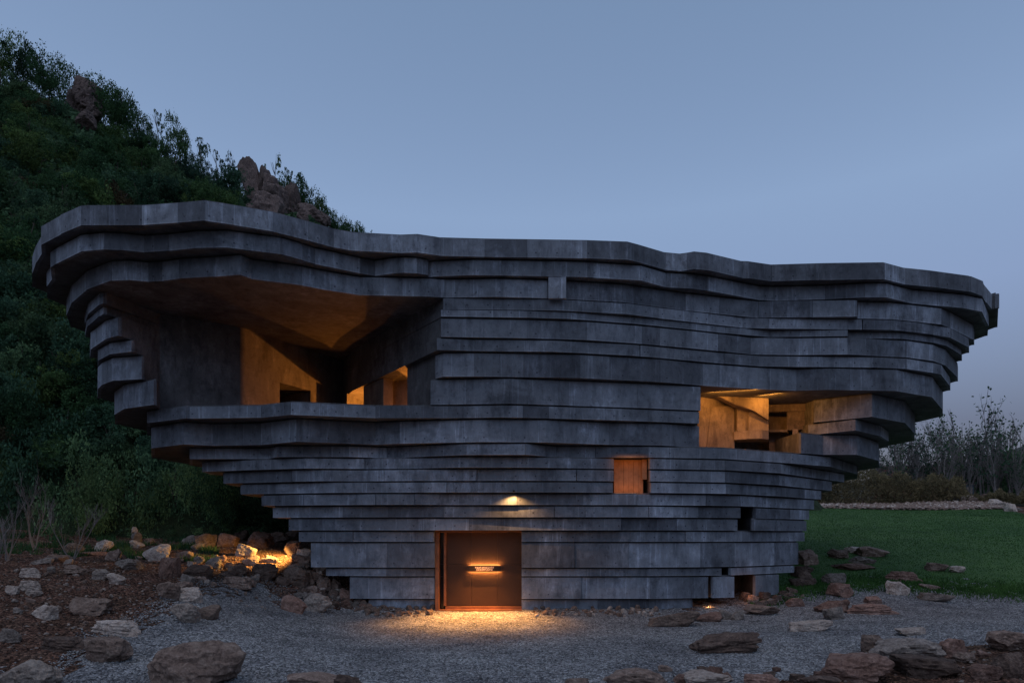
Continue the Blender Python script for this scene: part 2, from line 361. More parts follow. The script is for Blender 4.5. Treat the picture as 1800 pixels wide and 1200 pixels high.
TR = {
 1: [[(58, 505), (57.5, 480), (64, 461), (73.8, 445.5), (72.7, 430.3), (107.7, 411.7), (143.8, 396.5), (189, 396.2), (250, 396), (313, 391.8), (359.6, 387.9), (400, 394),
      (479.3, 407), (540, 422), (586.7, 435), (621.7, 440.8), (703.3, 445), (733.7, 443.9), (773.3, 449.5), (852, 451.5), (926.7, 452.5), (1031.7, 454), (1104, 456.5), (1122.7, 461),
      (1170, 474.2), (1196, 476.5), (1207, 475), (1221, 472.8), (1244.7, 475), (1305, 488.7), (1317, 489), (1356.7, 494.5), (1450, 492), (1555, 490.7), (1591, 499.7), (1636, 504),
      (1706, 513), (1727, 521), (1729.6, 527), (1744, 543.6), (1754.5, 541), (1753, 575)]],
 2: [[(83, 525), (82, 503.8), (91.3, 491), (89, 470), (98, 464), (142.7, 442), (183.5, 438.5), (217, 439.7), (253.5, 443.6), (296.7, 440.8), (343.3, 436), (398, 435), (428, 438.5),
      (493.3, 446.7), (530.7, 457), (554, 464), (586.7, 470.5), (633.3, 480.5), (659, 485), (690, 480.5), (710.3, 479.3), (733, 480.2), (752.3, 483.5), (753.5, 487.5), (763.3, 486.2), (833.3, 483.3),
      (973.3, 485.7), (1043, 488), (1125, 492.7), (1170, 505), (1216.7, 507.3), (1244.7, 510.8), (1333.3, 527.2), (1359, 528.3), (1450, 526), (1520, 522.5), (1557.5, 522.7),
      (1602.5, 533.5), (1692.5, 541.4), (1726, 548), (1737.5, 573), (1736, 590)]],
 3: [[(125, 575), (117, 555), (126.3, 531.8), (152, 509.7), (196.3, 493.3), (226.7, 492), (260.5, 495), (285, 494), (315.3, 489.8), (378.3, 486.3), (422.6, 482.8), (444.3, 491),
      (530.7, 501.5), (572.7, 509.7), (633.3, 519), (668.3, 519.5), (750, 521.3), (782.7, 523.2), (870.7, 521.6), (961.7, 524.2), (1094.7, 531), (1205, 545.8), (1263, 551.7),
      (1333, 558.7), (1506, 556.3), (1507, 560), (1566.5, 561), (1654, 570), (1670, 576), (1710, 596.5), (1712, 606)]],
 4: [[(150, 570), (156, 552), (176, 535), (182, 533)], [(779, 540), (979, 542), (1100, 550.5), (1158, 554), (1240, 566.8), (1305, 576), (1352, 576.6), (1515, 571.5), (1517, 575),
      (1566, 575.5), (1602.5, 583), (1640, 588), (1670, 593), (1702, 610), (1703, 620)]],
 5: [[(150, 592), (152.8, 575.8), (175, 556), (182, 551.3)], [(775, 556), (926.7, 555.2), (996.7, 560.3), (1108.7, 568.5), (1165, 574), (1216, 579), (1275, 585.5), (1354, 592.5),
      (1489.7, 589), (1491, 594), (1583, 595), (1640, 602), (1664, 608), (1689, 623.5), (1690, 634)]],
 6: [[(158, 628), (159.8, 614.3), (186.7, 595.7), (208.4, 589.8)], [(775, 591.8), (926.7, 594.2), (1031.7, 596.5), (1128, 600.7), (1160, 604.7), (1216.7, 610), (1263, 615), (1319, 622.8),
      (1400, 621.2), (1489.7, 619.3), (1557.5, 620), (1593.5, 625.7), (1640, 634), (1662, 642), (1683, 663), (1684, 670)]],
 7: [[(172, 648), (172.7, 634), (193.7, 622.5), (232, 617.8)], [(768, 614.5), (833.3, 616.8), (973.3, 616.3), (1103, 622), (1124, 622.4), (1126, 626), (1136.7, 625.7), (1272.7, 639), (1333, 641.5), (1400, 642.6),
      (1535, 640.3), (1593.5, 647), (1640, 655), (1654, 658), (1669, 678), (1670, 686)]],
 8: [[(172, 700), (172.7, 683), (179.7, 676), (198, 669), (249.7, 666)], [(765.7, 664.9), (779, 661.6), (833, 661.4), (1020, 664.2), (1160, 670), (1235, 677.6), (1331.7, 683), (1400, 686.5), (1456, 684),
      (1575.5, 684), (1638.5, 697.7), (1657, 720), (1657, 732)]],
 9: [[(202, 745), (201.8, 728.7), (219.3, 718), (270.7, 711)], [(757, 711.2), (894.7, 709.3), (1000, 712.5), (1120, 716.5), (1231, 720.2)],
     [(1431, 742), (1533, 732), (1590.6, 742.7), (1608, 762), (1607, 775)]],
 10: [[(258.7, 765), (258.7, 743.2), (326.3, 735), (334, 735.5), (459.3, 733.8), (511.8, 728.5), (660, 734.5), (815, 734.5), (881, 731), (919, 731), (965, 734.7), (1093, 738.2), (1228.7, 742.1)],
      [(1421, 764.5), (1504, 755.5), (1548, 766), (1562, 775), (1561, 786)]],
 11: [[(266.8, 805), (266.8, 787.5), (324, 780.5), (374, 783), (459.3, 781.7), (521.2, 775.8), (660, 781.2), (703, 779.3), (848, 776.5), (960, 777.2), (1070, 781.3), (1163, 782.5), (1228.7, 786)],
      [(1408, 796), (1447, 798.7), (1506.7, 798.7), (1544, 809), (1546, 822)]],
 12: [[(333.3, 818), (333.3, 806.2), (473.3, 806.2), (489.7, 802.7), (613.3, 802.7), (680, 805), (820, 799.2), (923, 798.8), (976.7, 803.5), (1140, 803.5), (1273, 806), (1390, 813.8), (1460, 819.7), (1506, 833), (1504, 842)]],
}
CH = {}
for k, chains in TR.items():
    CH[k] = [[((x - 900) / F * ZB[k] * F / (HY - y), ZB[k] * F / (HY - y)) for x, y in c] for c in chains]
def lowD(k, x):
    d = YC[k]
    if x < 640: d += 1.35 * ((640 - x) / 260) ** 1.5 * (.75 if k > 18 else 1)
    if k <= 16: xs = [1130, 1273, 1390, 1443, 1490]; ds = [0, .5, 2.3, 4.0, 6.2]
    elif k <= 19: xs = [1130, 1273, 1390, 1420]; ds = [0, .4, 1.6, 2.2]
    else: xs = [1130, 1273, 1403]; ds = [0, .3, 1.5]
    d += .17 * noise.noise(Vector((x / 170.0, k * .9, 7.3))) * (0 if 740 < x < 940 and k > 17 else 1)
    return d + float(np.interp(x, xs, ds))
RANGES = {13: [(356.7, 1079), (1142, 1483)], 14: [(392.8, 1078), (1143, 1462)], 15: [(424, 1077), (1144, 1443)], 16: [(460.5, 1430)], 17: [(480, 1301), (1327, 1420)], 18: [(508, 1296), (1324, 1417)],
          19: [(526, 763), (917, 1414)], 20: [(547, 764), (917, 1403)], 21: [(573, 764), (917, 1268), (1284, 1396)], 22: [(615, 764), (917, 1244), (1252, 1290), (1327, 1368)], 23: [(648, 764), (917, 1217)]}
lr = random.Random(21)
for k, rs in RANGES.items():
    CH[k] = []
    for (a, b) in rs:
        xs = [a]
        while b - xs[-1] > 150: xs.append(xs[-1] + lr.uniform(55, 135))
        if len(xs) > 1 and b - xs[-1] < 45: xs.pop()
        xs.append(b); c = []
        jog = 0
        for i, x in enumerate(xs):
            d = lowD(k, x) + lr.uniform(-.06, .06) * (0 if (x in (763, 764, 917)) else 1)
            c.append(((x - 900) / F * d, d))
            if 0 < i < len(xs) - 1 and lr.random() < .22:      # a small step in plan
                s = lr.choice((-.09, .07)); c.append(((x + 1.2 - 900) / F * (d + s), d + s))
        CH[k].append(c)
    if k < 20:   # ends turn back
        x, y = CH[k][0][0]; CH[k][0].insert(0, (x - .15, y + 1.0)); CH[k][0].insert(0, (x + .1, y + 2.0))
        x, y = CH[k][-1][-1]; CH[k][-1].append((x + .12, y + 1.0))
def depth_at(k, u):
    """nearest depth of layer k on the plan direction u = X/Y"""
    best = None
    for c in CH[k]:
        for (x0, y0), (x1, y1) in zip(c, c[1:]):
            u0, u1 = x0 / y0, x1 / y1
            if (u0 - u) * (u1 - u) <= 0 and u0 != u1:
                # intersection of ray X=uY with the segment
                den = (x1 - x0) - u * (y1 - y0)
                if abs(den) < 1e-9: continue
                t = (u * y0 - x0) / den; y = y0 + (y1 - y0) * t
                if best is None or y < best: best = y
    return best
for k in range(2, 24):            # no layer stands out beyond the one above by accident
    for c in CH[k]:
        for i, (x, y) in enumerate(c):
            d = depth_at(k - 1, x / y)
            mn = .025 if k > 12 else .012
            if d is not None and y < d + mn and -0.62 < x / y < 0.62:
                s = (d + mn) / y; c[i] = (x * s, y * s)
WL = [(-11.2, 21.7), (-9.2, 23.1), (-8.37, 24.6)]; W4 = (-7.67, 26.0); W5 = (-6.85, 27.6)
def back(l, r):
    (xl, yl), (xr, yr) = l, r
    return [(xr - .3, yr + 2.5), (xr - 1.5, yr + 5), (xr * .62, yr + 8.5), ((xl + xr) / 2, max(yl, yr) + 10.5), (xl * .62, yl + 8.5), (xl + 1.3, yl + 5), (xl + .3, yl + 2.5)]
hall = empty('concrete_hall', (0, 24, 0))
tag(hall, 'dark concrete building of stacked overhanging ledges, wider at the top than at its foot', 'building')
hall.location = (0, 0, 0)
def inset(c, d):
    out = []
    for i, p in enumerate(c):
        a = c[max(0, i - 1)]; b = c[min(len(c) - 1, i + 1)]
        tx, ty = b[0] - a[0], b[1] - a[1]; L = math.hypot(tx, ty) or 1
        out.append((p[0] - ty / L * d, p[1] + tx / L * d))
    return out
npan = 0
PANW = {1: 2.1, 2: 1.9, 3: 2.0, 4: 2.6, 5: 2.6, 6: 2.3, 7: 2.5, 8: 1.6, 9: 1.9, 10: 1.9, 11: 1.9}
def panels(k, c, z0, z1, parent):
    global npan
    w = PANW.get(k, 1.9); gap = .05 if k not in (4, 5) else .02
    for (x0, y0), (x1, y1) in zip(c, c[1:]):
        L = math.hypot(x1 - x0, y1 - y0)
        if L < .05: continue
        n = max(1, round(L / w)); cuts = [0] + sorted(min(.97, max(.03, (i + lr.uniform(-.3, .3)) / n)) for i in range(1, n)) + [1]
        tx, ty = (x1 - x0) / L, (y1 - y0) / L; nx, ny = ty, -tx
        for a, b in zip(cuts, cuts[1:]):
            g = .006; A = a * L + (g if a > 0 else 0); B = b * L - (g if b < 1 else 0)
            o = lr.choice((0, 0, .006, .012, .022, .035) if k > 11 else (0, 0, .006, .012, .018)) if L > .5 else 0.004
            th = .09
            P = [(x0 + tx * A + nx * o, y0 + ty * A + ny * o), (x0 + tx * B + nx * o, y0 + ty * B + ny * o),
                 (x0 + tx * B - nx * th, y0 + ty * B - ny * th), (x0 + tx * A - nx * th, y0 + ty * A - ny * th)]
            zb, zt = z0, z1 - gap
            V = [(x, y, zb) for x, y in P] + [(x, y, zt) for x, y in P]
            Fc = [(0, 1, 5, 4), (1, 2, 6, 5), (2, 3, 7, 6), (3, 0, 4, 7), (4, 5, 6, 7), (3, 2, 1, 0)]
            me = bpy.data.meshes.new('panel'); me.from_pydata(V, [], Fc)
            uv = me.uv_layers.new(name='UVMap'); off = lr.uniform(0, .3)
            for li, (u, v) in enumerate([(A, 0), (B, 0), (B, zt - zb), (A, zt - zb)]): uv.data[li].uv = (u + off, v)
            for li in range(4, 24): uv.data[li].uv = (0.31, .4)
            mobj('panel', me, M['panel'], parent); npan += 1
for k in range(1, 24):
    z0, z1 = ZC + ZS[k], ZC + ZS[k - 1]
    chs = CH[k]; ins = [inset(c, .07) for c in chs]
    poly = []
    for i, c in enumerate(ins):
        poly += c
        if i < len(ins) - 1:
            a, b = c[-1], ins[i + 1][0]
            if k in (4, 5, 6, 7, 8, 9) and i == 0:
                if k in (8, 9):
                    poly += WL + [(-10.2, 25.9), (-9.6, 27.4), W4, W5, (-6.38, 26.4), (-6.1, 28.6), (-1.3, 28.6), (-1.3, 24.2), (-3.25, 22.75), (-3.45, 22.5)]
                else: poly += WL + [W4, W5, (-6.07, 26.0)]
            elif k in (9, 10, 11):
                poly += [(a[0] + .1, 25.9), (9.2, 26.4), (b[0] - .2, 26.6)]
            elif k in (13, 14, 15): poly += [(a[0] - .02, a[1] + 1.1), (b[0] + .02, b[1] + 1.05)]
            elif k >= 19 and i == 0: poly += [(-2.56, 23.7), (.34, 23.7)]
            else: poly += [(a[0] - .15, a[1] + 1.5), (b[0] + .1, b[1] + 1.6)]
    poly += back(poly[0], poly[-1])
    ly = prism('concrete_layer', poly, z0 + .003, z1, M['core'], hall)
    for c in chs: panels(k, c, z0, z1, ly)
print('PANELS', npan)
zL = lambda k: ZC + ZB[k]
# pier between the two doorways of the upper terrace, and wall seen through the near one
prism('pier', [(-5.5, 25.3), (-4.5, 23.9), (-4.2, 24.1), (-5.2, 25.5)], zL(9) , zL(7), M['inner'], hall)
for o_ in [prism('pier', [(-4.3, 24.45), (-3.62, 24.15), (-3.5, 24.4), (-4.2, 24.75)], zL(9), zL(7), M['inner'], hall)]: pass
prism('stair_parapet', [(-7.35, 26.55), (-6.75, 26.95), (-6.9, 27.1), (-7.5, 26.7)], zL(9), zL(9) + .55, M['inner'], hall)
# little block proud of the third layer
x0, x1 = (964 - 900) / F * YC[3], (995 - 900) / F * YC[3]
bo = box('block', x0, x1, YC[3] - .03, YC[3] + .1, ZC + (HY - 524) / F * (YC[3] - .03), zL(2) - .004, M['panel'], hall)
# ---- raised rooms seen through the wide window on the right
zc9, zf12 = zL(8), zL(11)
def wp(px, Y): return ((px - 900) / F * Y, Y)
def rb(name, pts, ytop, ybot, Yr, m='inner'):
    zt = min(ZC + (HY - ytop) / F * Yr, zc9 - .004) if ytop else zc9 - .004
    zb = ZC + (HY - ybot) / F * Yr if ybot else zf12 + .003
    return prism(name, [wp(*p) for p in pts], zb, zt, M[m], hall)
rb('room_wall', [(1226, 23.4), (1290, 24.4), (1291, 24.9), (1226, 23.9)], None, None, 24)
rb('room_wall', [(1290, 24.0), (1318, 23.75), (1340, 23.7), (1351, 23.9), (1351, 24.5), (1292, 24.7)], 757, 772, 23.9)
rb('room_wall', [(1316, 23.8), (1351, 23.9), (1351, 24.5), (1316, 24.5)], 716, 757.3, 23.9)
def facet(name, P, th=.35):
    """a leaning plate: front corners as (column, row, depth), given thickness to the back"""
    A = [pw(*q) for q in P]; n = len(A); V = A + [(x, y + th, z) for x, y, z in A]
    Fc = [tuple(range(n)), tuple(range(2 * n - 1, n - 1, -1))] + [((i + 1) % n, i, i + n, (i + 1) % n + n) for i in range(n)]
    me = bpy.data.meshes.new(name); me.from_pydata(V, [], Fc); me.update(); return mobj(name, me, M['inner'], hall)
facet('room_wall', [(1294, 712, 23.55), (1326, 722, 23.6), (1351, 738, 23.75), (1351, 694, 23.75), (1318, 690, 23.5), (1250, 690, 23.35)])
facet('room_wall', [(1242, 792, 23.6), (1291, 792, 24.1), (1291, 712, 24.1), (1250, 716, 23.75)], .2)
facet('room_wall', [(1296, 757, 23.95), (1351, 757, 23.92), (1351, 700, 23.92), (1296, 700, 23.95)], .3)
rb('room_wall', [(1292, 24.25), (1317, 24.25), (1317, 24.6), (1292, 24.6)], 716, 757.3, 24.2)
rb('room_wall', [(1349, 24.9), (1436, 24.6), (1436, 25.0), (1349, 25.3)], None, 723, 24.8)
rb('room_wall', [(1383, 24.85), (1436, 24.65), (1436, 25.0), (1383, 25.3)], 722.8, 755, 24.8)
rb('room_wall', [(1352, 25.5), (1386, 25.5), (1386, 25.9), (1352, 25.9)], 722.8, None, 25.5)
rb('beam', [(1352, 24.9), (1384, 24.85), (1384, 25.4), (1352, 25.4)], 755, 759, 24.9)
rb('column', [(1393, 24.5), (1403, 24.45), (1403, 24.8), (1393, 24.8)], 754.8, None, 24.6)
# ---- board-lined recess of the small square window
yy = 22.0
zb_, zt_ = zL(15) + .004, zL(12) - .03
for i in range(6):
    a = 1079.2 + i * 8.6; bb = a + 8.3
    box('board', (a - 900) / F * yy, (bb - 900) / F * yy, yy + .012 * (i % 2), yy + .1, zb_, zt_, M['wood'], hall)
yy2 = 21.84
box('board', (1129 - 900) / F * yy2, (1137 - 900) / F * yy2, yy2, yy2 + .1, ZC + (HY - 842) / F * yy2, zt_, M['wood'], hall)
# ---- entrance
zt = zL(18); Yd = 22.630
X = lambda px, Y: (px - 900) / F * Y
box('door_frame', X(765, 22.300), X(771.5, 22.300), 22.300, 23.010, -.02, zt - .002, M['steel'], hall)
box('door_frame', X(780, 22.510), X(784, 22.510), 22.510, 22.810, .16, zt - .07, M['steel'], hall)
box('door_frame', X(771.5, 22.300) + .002, X(917, 22.300), 22.370, 22.910, zt - .068, zt - .002, M['steel'], hall)
prism('threshold', [(X(771.5, 22.300) + .002, 22.310), (X(917, 22.310), 22.310), (X(917, 22.310), 22.910), (X(771.5, 22.310) + .002, 22.910)], -.02, .045, M['steel'], hall)
prism('threshold', [(X(783, 22.510), 22.490), (X(917, 22.510), 22.490), (X(917, 22.510), 22.910), (X(783, 22.510), 22.910)], .047, .13, M['steel'], hall)
box('side_glass', X(772, 22.710), X(781, 22.710), 22.690, 22.710, .045, zt - .07, M['glass'], hall)
xa, xb = X(784.5, Yd), X(916.5, Yd) + .05
w3 = (xb - xa) / 3
zj = ZC + (HY - 991) / F * Yd
for i in range(3):
    box('door_leaf', xa + w3 * i + .003, xa + w3 * (i + 1) - .003, Yd, Yd + .06, .14, zj - .003, M['door'], hall)
    box('door_leaf', xa + w3 * i + .003, xa + w3 * (i + 1) - .003, Yd + .004, Yd + .06, zj + .003, zt - .07, M['door'], hall)
for kz in (992, 1014):
    z_ = ZC + (HY - kz) / F * 22.610
    box('glass_clip', X(773.5, 22.630), X(779, 22.630), 22.650, 22.685, z_, z_ + .03, M['black'], hall)
# sign box fixed to the door
sx0, sx1 = X(822.5, 22.460), X(880.5, 22.460); sz0, sz1 = ZC + (HY - 1004) / F * 22.460, ZC + (HY - 993.6) / F * 22.460
sg = empty('lit_sign', ((sx0 + sx1) / 2, 22.610, sz0)); tag(sg, 'small black lettered box sign glowing above and below on the bronze door', 'sign')
def under(o, root): o.parent = root; o.matrix_parent_inverse = Matrix.Translation(root.location).inverted(); return o
under(box('sign_box', sx0, sx1, 22.460, 22.540, sz0, sz1, M['black']), sg)
under(box('light_strip', sx0 + .03, sx1 - .03, 22.542, 22.570, sz1 - .022, sz1 - .004, M['lamp']), sg)
under(box('light_strip', sx0 + .03, sx1 - .03, 22.542, 22.570, sz0 + .004, sz0 + .022, M['lamp']), sg)
for cx in (sx0 + .01, sx1 - .01):
    under(box('bracket', cx - .012, cx + .012, 22.541, 22.628, sz0 + .02, sz1 - .02, M['steel']), sg)
# two rows of small pale characters, strokes only a few millimetres each
tr = random.Random(5); bm = bmesh.new()
def stroke(xc, zc_, w, h):
    v = [bm.verts.new(p) for p in ((xc - w / 2, 22.457, zc_ - h / 2), (xc + w / 2, 22.457, zc_ - h / 2), (xc + w / 2, 22.457, zc_ + h / 2), (xc - w / 2, 22.457, zc_ + h / 2))]
    bm.faces.new(v)
cxm = (sx0 + sx1) / 2
for row, (n, wtot) in enumerate(((12, .62), (10, .54))):
    zc_ = sz1 - .062 - row * .068
    for i in range(n):
        xc = cxm - wtot / 2 + (i + .5) * wtot / n; w = wtot / n * .62; h = .044
        for s in tr.sample(range(6), 4):
            if s < 3: stroke(xc, zc_ + (s - 1) * h / 2, w, .009)
            else: stroke(xc + (s - 4) * w / 2, zc_, .008, h)
me = bpy.data.meshes.new('lettering'); bm.to_mesh(me); bm.free(); under(mobj('lettering', me, M['text']), sg)
def lamp(kind, name, loc, power, color=(1, .52, .2), size=.05, size_y=None, aim=None, cone=60, blend=.5):
    l = bpy.data.lights.new(name, kind); l.energy = power; l.color = color
    if kind == 'AREA':
        l.shape = 'RECTANGLE'; l.size = size; l.size_y = size_y or size
    else: l.shadow_soft_size = size
    if kind == 'SPOT': l.spot_size = R(cone); l.spot_blend = blend
    o = link(bpy.data.objects.new(name, l)); o.location = loc
    if aim is not None: o.rotation_euler = (Vector(aim) - Vector(loc)).to_track_quat('-Z', 'Y').to_euler()
    return o
def fixture(loc, r=.05, h=.05):
    bm = bmesh.new(); bmesh.ops.create_cone(bm, cap_ends=True, segments=12, radius1=r, radius2=r, depth=h)
    me = bpy.data.meshes.new('downlight'); bm.to_mesh(me); bm.free(); o = mobj('downlight', me, M['black'], hall); o.location = loc
WARM = (1, .29, .035)
# facade downlight over the door
ly = depth_at(15, .0025) - .11; lx = X(903, ly); lz = zL(15)
box('lamp_arm', lx - .02, lx + .02, ly + .02, ly + .2, lz + .03, lz + .055, M['black'], hall)
fixture((lx, ly, lz + .035), .035)
lamp('SPOT', 'facade_downlight_lamp', (lx, ly, lz - .012), 75, (1, .48, .15), .01, aim=(lx + .05, ly + .12, lz - 2.2), cone=140, blend=.5)
lamp('SPOT', 'entrance_downlight_lamp', (X(845, 22.1), depth_at(18, -.04) + .10, zL(18) - .03), 2600, (1, .42, .10), .03, aim=(X(838, 21), 20.9, 0), cone=100, blend=.9)
# ground light washing the stones under the left overhang
p = pw(503, 944, 23.9); lamp('SPOT', 'bank_lamp', p, 720, (1, .52, .12), .03, aim=pw(476, 975, 24.0), cone=120, blend=.6)
# upper terrace
lamp('POINT', 'far_room_lamp', (-3.0, 26.78, zL(9) + .35), 1000, WARM, .04)
lamp('SPOT', 'terrace_uplight', (-6.12, 26.6, zL(9) + .25), 38, WARM, .04, aim=(-7.0, 22.0, zL(3)), cone=100, blend=.5)
lamp('POINT', 'passage_lamp', (-6.0, 27.4, zL(9) + .25), 150, WARM, .03)
lamp('POINT', 'near_room_lamp', (-3.2, 23.6, zL(9) + .3), 22, WARM, .04)
# right room
lamp('AREA', 'room_lintel_light', ((X(1285, 22.6)), 22.45, zc9 - .05), 30, (1, .37, .055), 1.5, .08, aim=(X(1290, 24), 24.2, zc9 - 1.6))
lamp('AREA', 'room_lintel_light', ((X(1352, 23)), 23.0, zc9 - .05), 20, (1, .37, .055), .7, .08, aim=(X(1385, 25), 25.0, zc9 - 1.5))
lamp('AREA', 'room_floor_light', ((X(1275, 22.9)), 22.75, zf12 + .02), 6, WARM, 1.2, .2, aim=(X(1290, 25), 24.2, zf12 + 2))
lamp('AREA', 'recess_light', (X(1108, 21.6), 21.72, zL(15) + .012), 1.6, WARM, .9, .06, aim=(X(1108, 21.6), 22.2, zL(15) + .8))
lamp('AREA', 'recess_light', (X(1108, 21.6), 21.4, zL(12) - .03), 2.2, WARM, .9, .06, aim=(X(1108, 21.6), 22.2, zL(12) - .8))
lamp('POINT', 'undercroft_lamp', (X(1308, 23.3), 23.0, ZC + (HY - 1035) / F * 23.3), 3.5, (1, .35, .1), .03)
lamp('POINT', 'undercroft_lamp', (X(1246, 22.9), 22.9, .12), 3, (1, .4, .12), .03)
#@@NATURE
# ------------------------------------------------------------------ rocks
def rock_mesh(seed, rough=.05, blocky=.5, sub=4):
    """a chiselled stone: a ball cut by random planes, then weathered"""
    r = random.Random(seed); bm = bmesh.new(); bmesh.ops.create_icosphere(bm, subdivisions=sub, radius=1)
    PL = []
    for ax in ((1, 0, 0), (-1, 0, 0), (0, 1, 0), (0, -1, 0), (0, 0, 1), (0, 0, -1)):
        n = (Vector(ax) + Vector((r.gauss(0, .28), r.gauss(0, .28), r.gauss(0, .28)))).normalized(); PL.append((n, r.uniform(.55, .8) + (1 - blocky) * .15))
    for i in range(9):
        n = Vector((r.gauss(0, 1), r.gauss(0, 1), r.gauss(0, 1))).normalized(); PL.append((n, r.uniform(.72, 1.0)))
    o = Vector((seed * 3.1, seed * 1.7, 0))
    for v in bm.verts:
        d = v.co.normalized(); rad = 1.25
        for n, c in PL:
            k = d.dot(n)
            if k > .05: rad = min(rad, c / k)
        p = d * rad
        lay = noise.noise(Vector((p.x * 1.2, p.y * 1.2, p.z * 5.5)) + o)
        w = noise.noise(p * 1.7 + o) * rough * 2.2 + noise.noise(p * 5 + o) * rough * 1.2 + lay * rough * 1.0 + noise.noise(p * 13 + o) * rough * .6
        cr = abs(noise.noise(p * 2.3 - o)); w -= max(0, .06 - cr) * 1.4
        v.co = p + d * w
    lo = [min(v.co[i] for v in bm.verts) for i in range(3)]; hi = [max(v.co[i] for v in bm.verts) for i in range(3)]
    for v in bm.verts:
        v.co = Vector(((v.co.x - lo[0]) / (hi[0] - lo[0]) - .5, (v.co.y - lo[1]) / (hi[1] - lo[1]) - .5, (v.co.z - lo[2]) / (hi[2] - lo[2]) * 1.3 - .3))
    me = bpy.data.meshes.new('rock'); bm.to_mesh(me); bm.free(); return me
ROCKM = [rock_mesh(s, (.045, .065, .055, .08)[s % 4], r_ / 3) for s, r_ in zip(range(16), (0, 1, 2, 3) * 4)]
ROCKM += [rock_mesh(s, .06, 0) for s in (31, 32, 34)] + [rock_mesh(s, .07, 1) for s in (41, 42, 43, 44, 45)]
_cache = {}
def rock_data(i, mk):
    if (i, mk) not in _cache:
        me = ROCKM[i].copy(); me.materials.append(M[mk]); _cache[(i, mk)] = me
    return _cache[(i, mk)]
TONE = {'w': 'r_pale', 'b': 'r_brown', 'r': 'r_red', 'g': 'r_grey', 'd': 'r_dark', 'c': 'r_crag'}
kr = random.Random(99)
def put_rock(x, yb, w, h, tone, label, group=None, name='rock', loc=None, rz=None, cat='rock', parent=None, lift=0):
    if loc is None:
        gx, gy, gzz = hit(x, yb - h * .04)
    else: gx, gy, gzz = loc
    Wd = w / F * gy; H = h / F * gy; D = Wd * kr.uniform(.55, .85)
    D = max(D, H * .8)
    o = bpy.data.objects.new(name, rock_data(kr.randrange(16) if w < 80 or h < 34 else 16 + kr.randrange(3), TONE[tone])); link(o)
    a = kr.choice((0, math.pi)) + kr.uniform(-.25, .25) if rz is None else rz
    o.rotation_euler = (kr.uniform(-.06, .06), kr.uniform(-.08, .08), a)
    o.scale = (Wd * 1.03, D, H * 1.0)
    o.location = (gx, gy + D * .35, gzz + lift)
    if parent: o.parent = parent
    elif label: tag(o, label, cat, group)
    return o
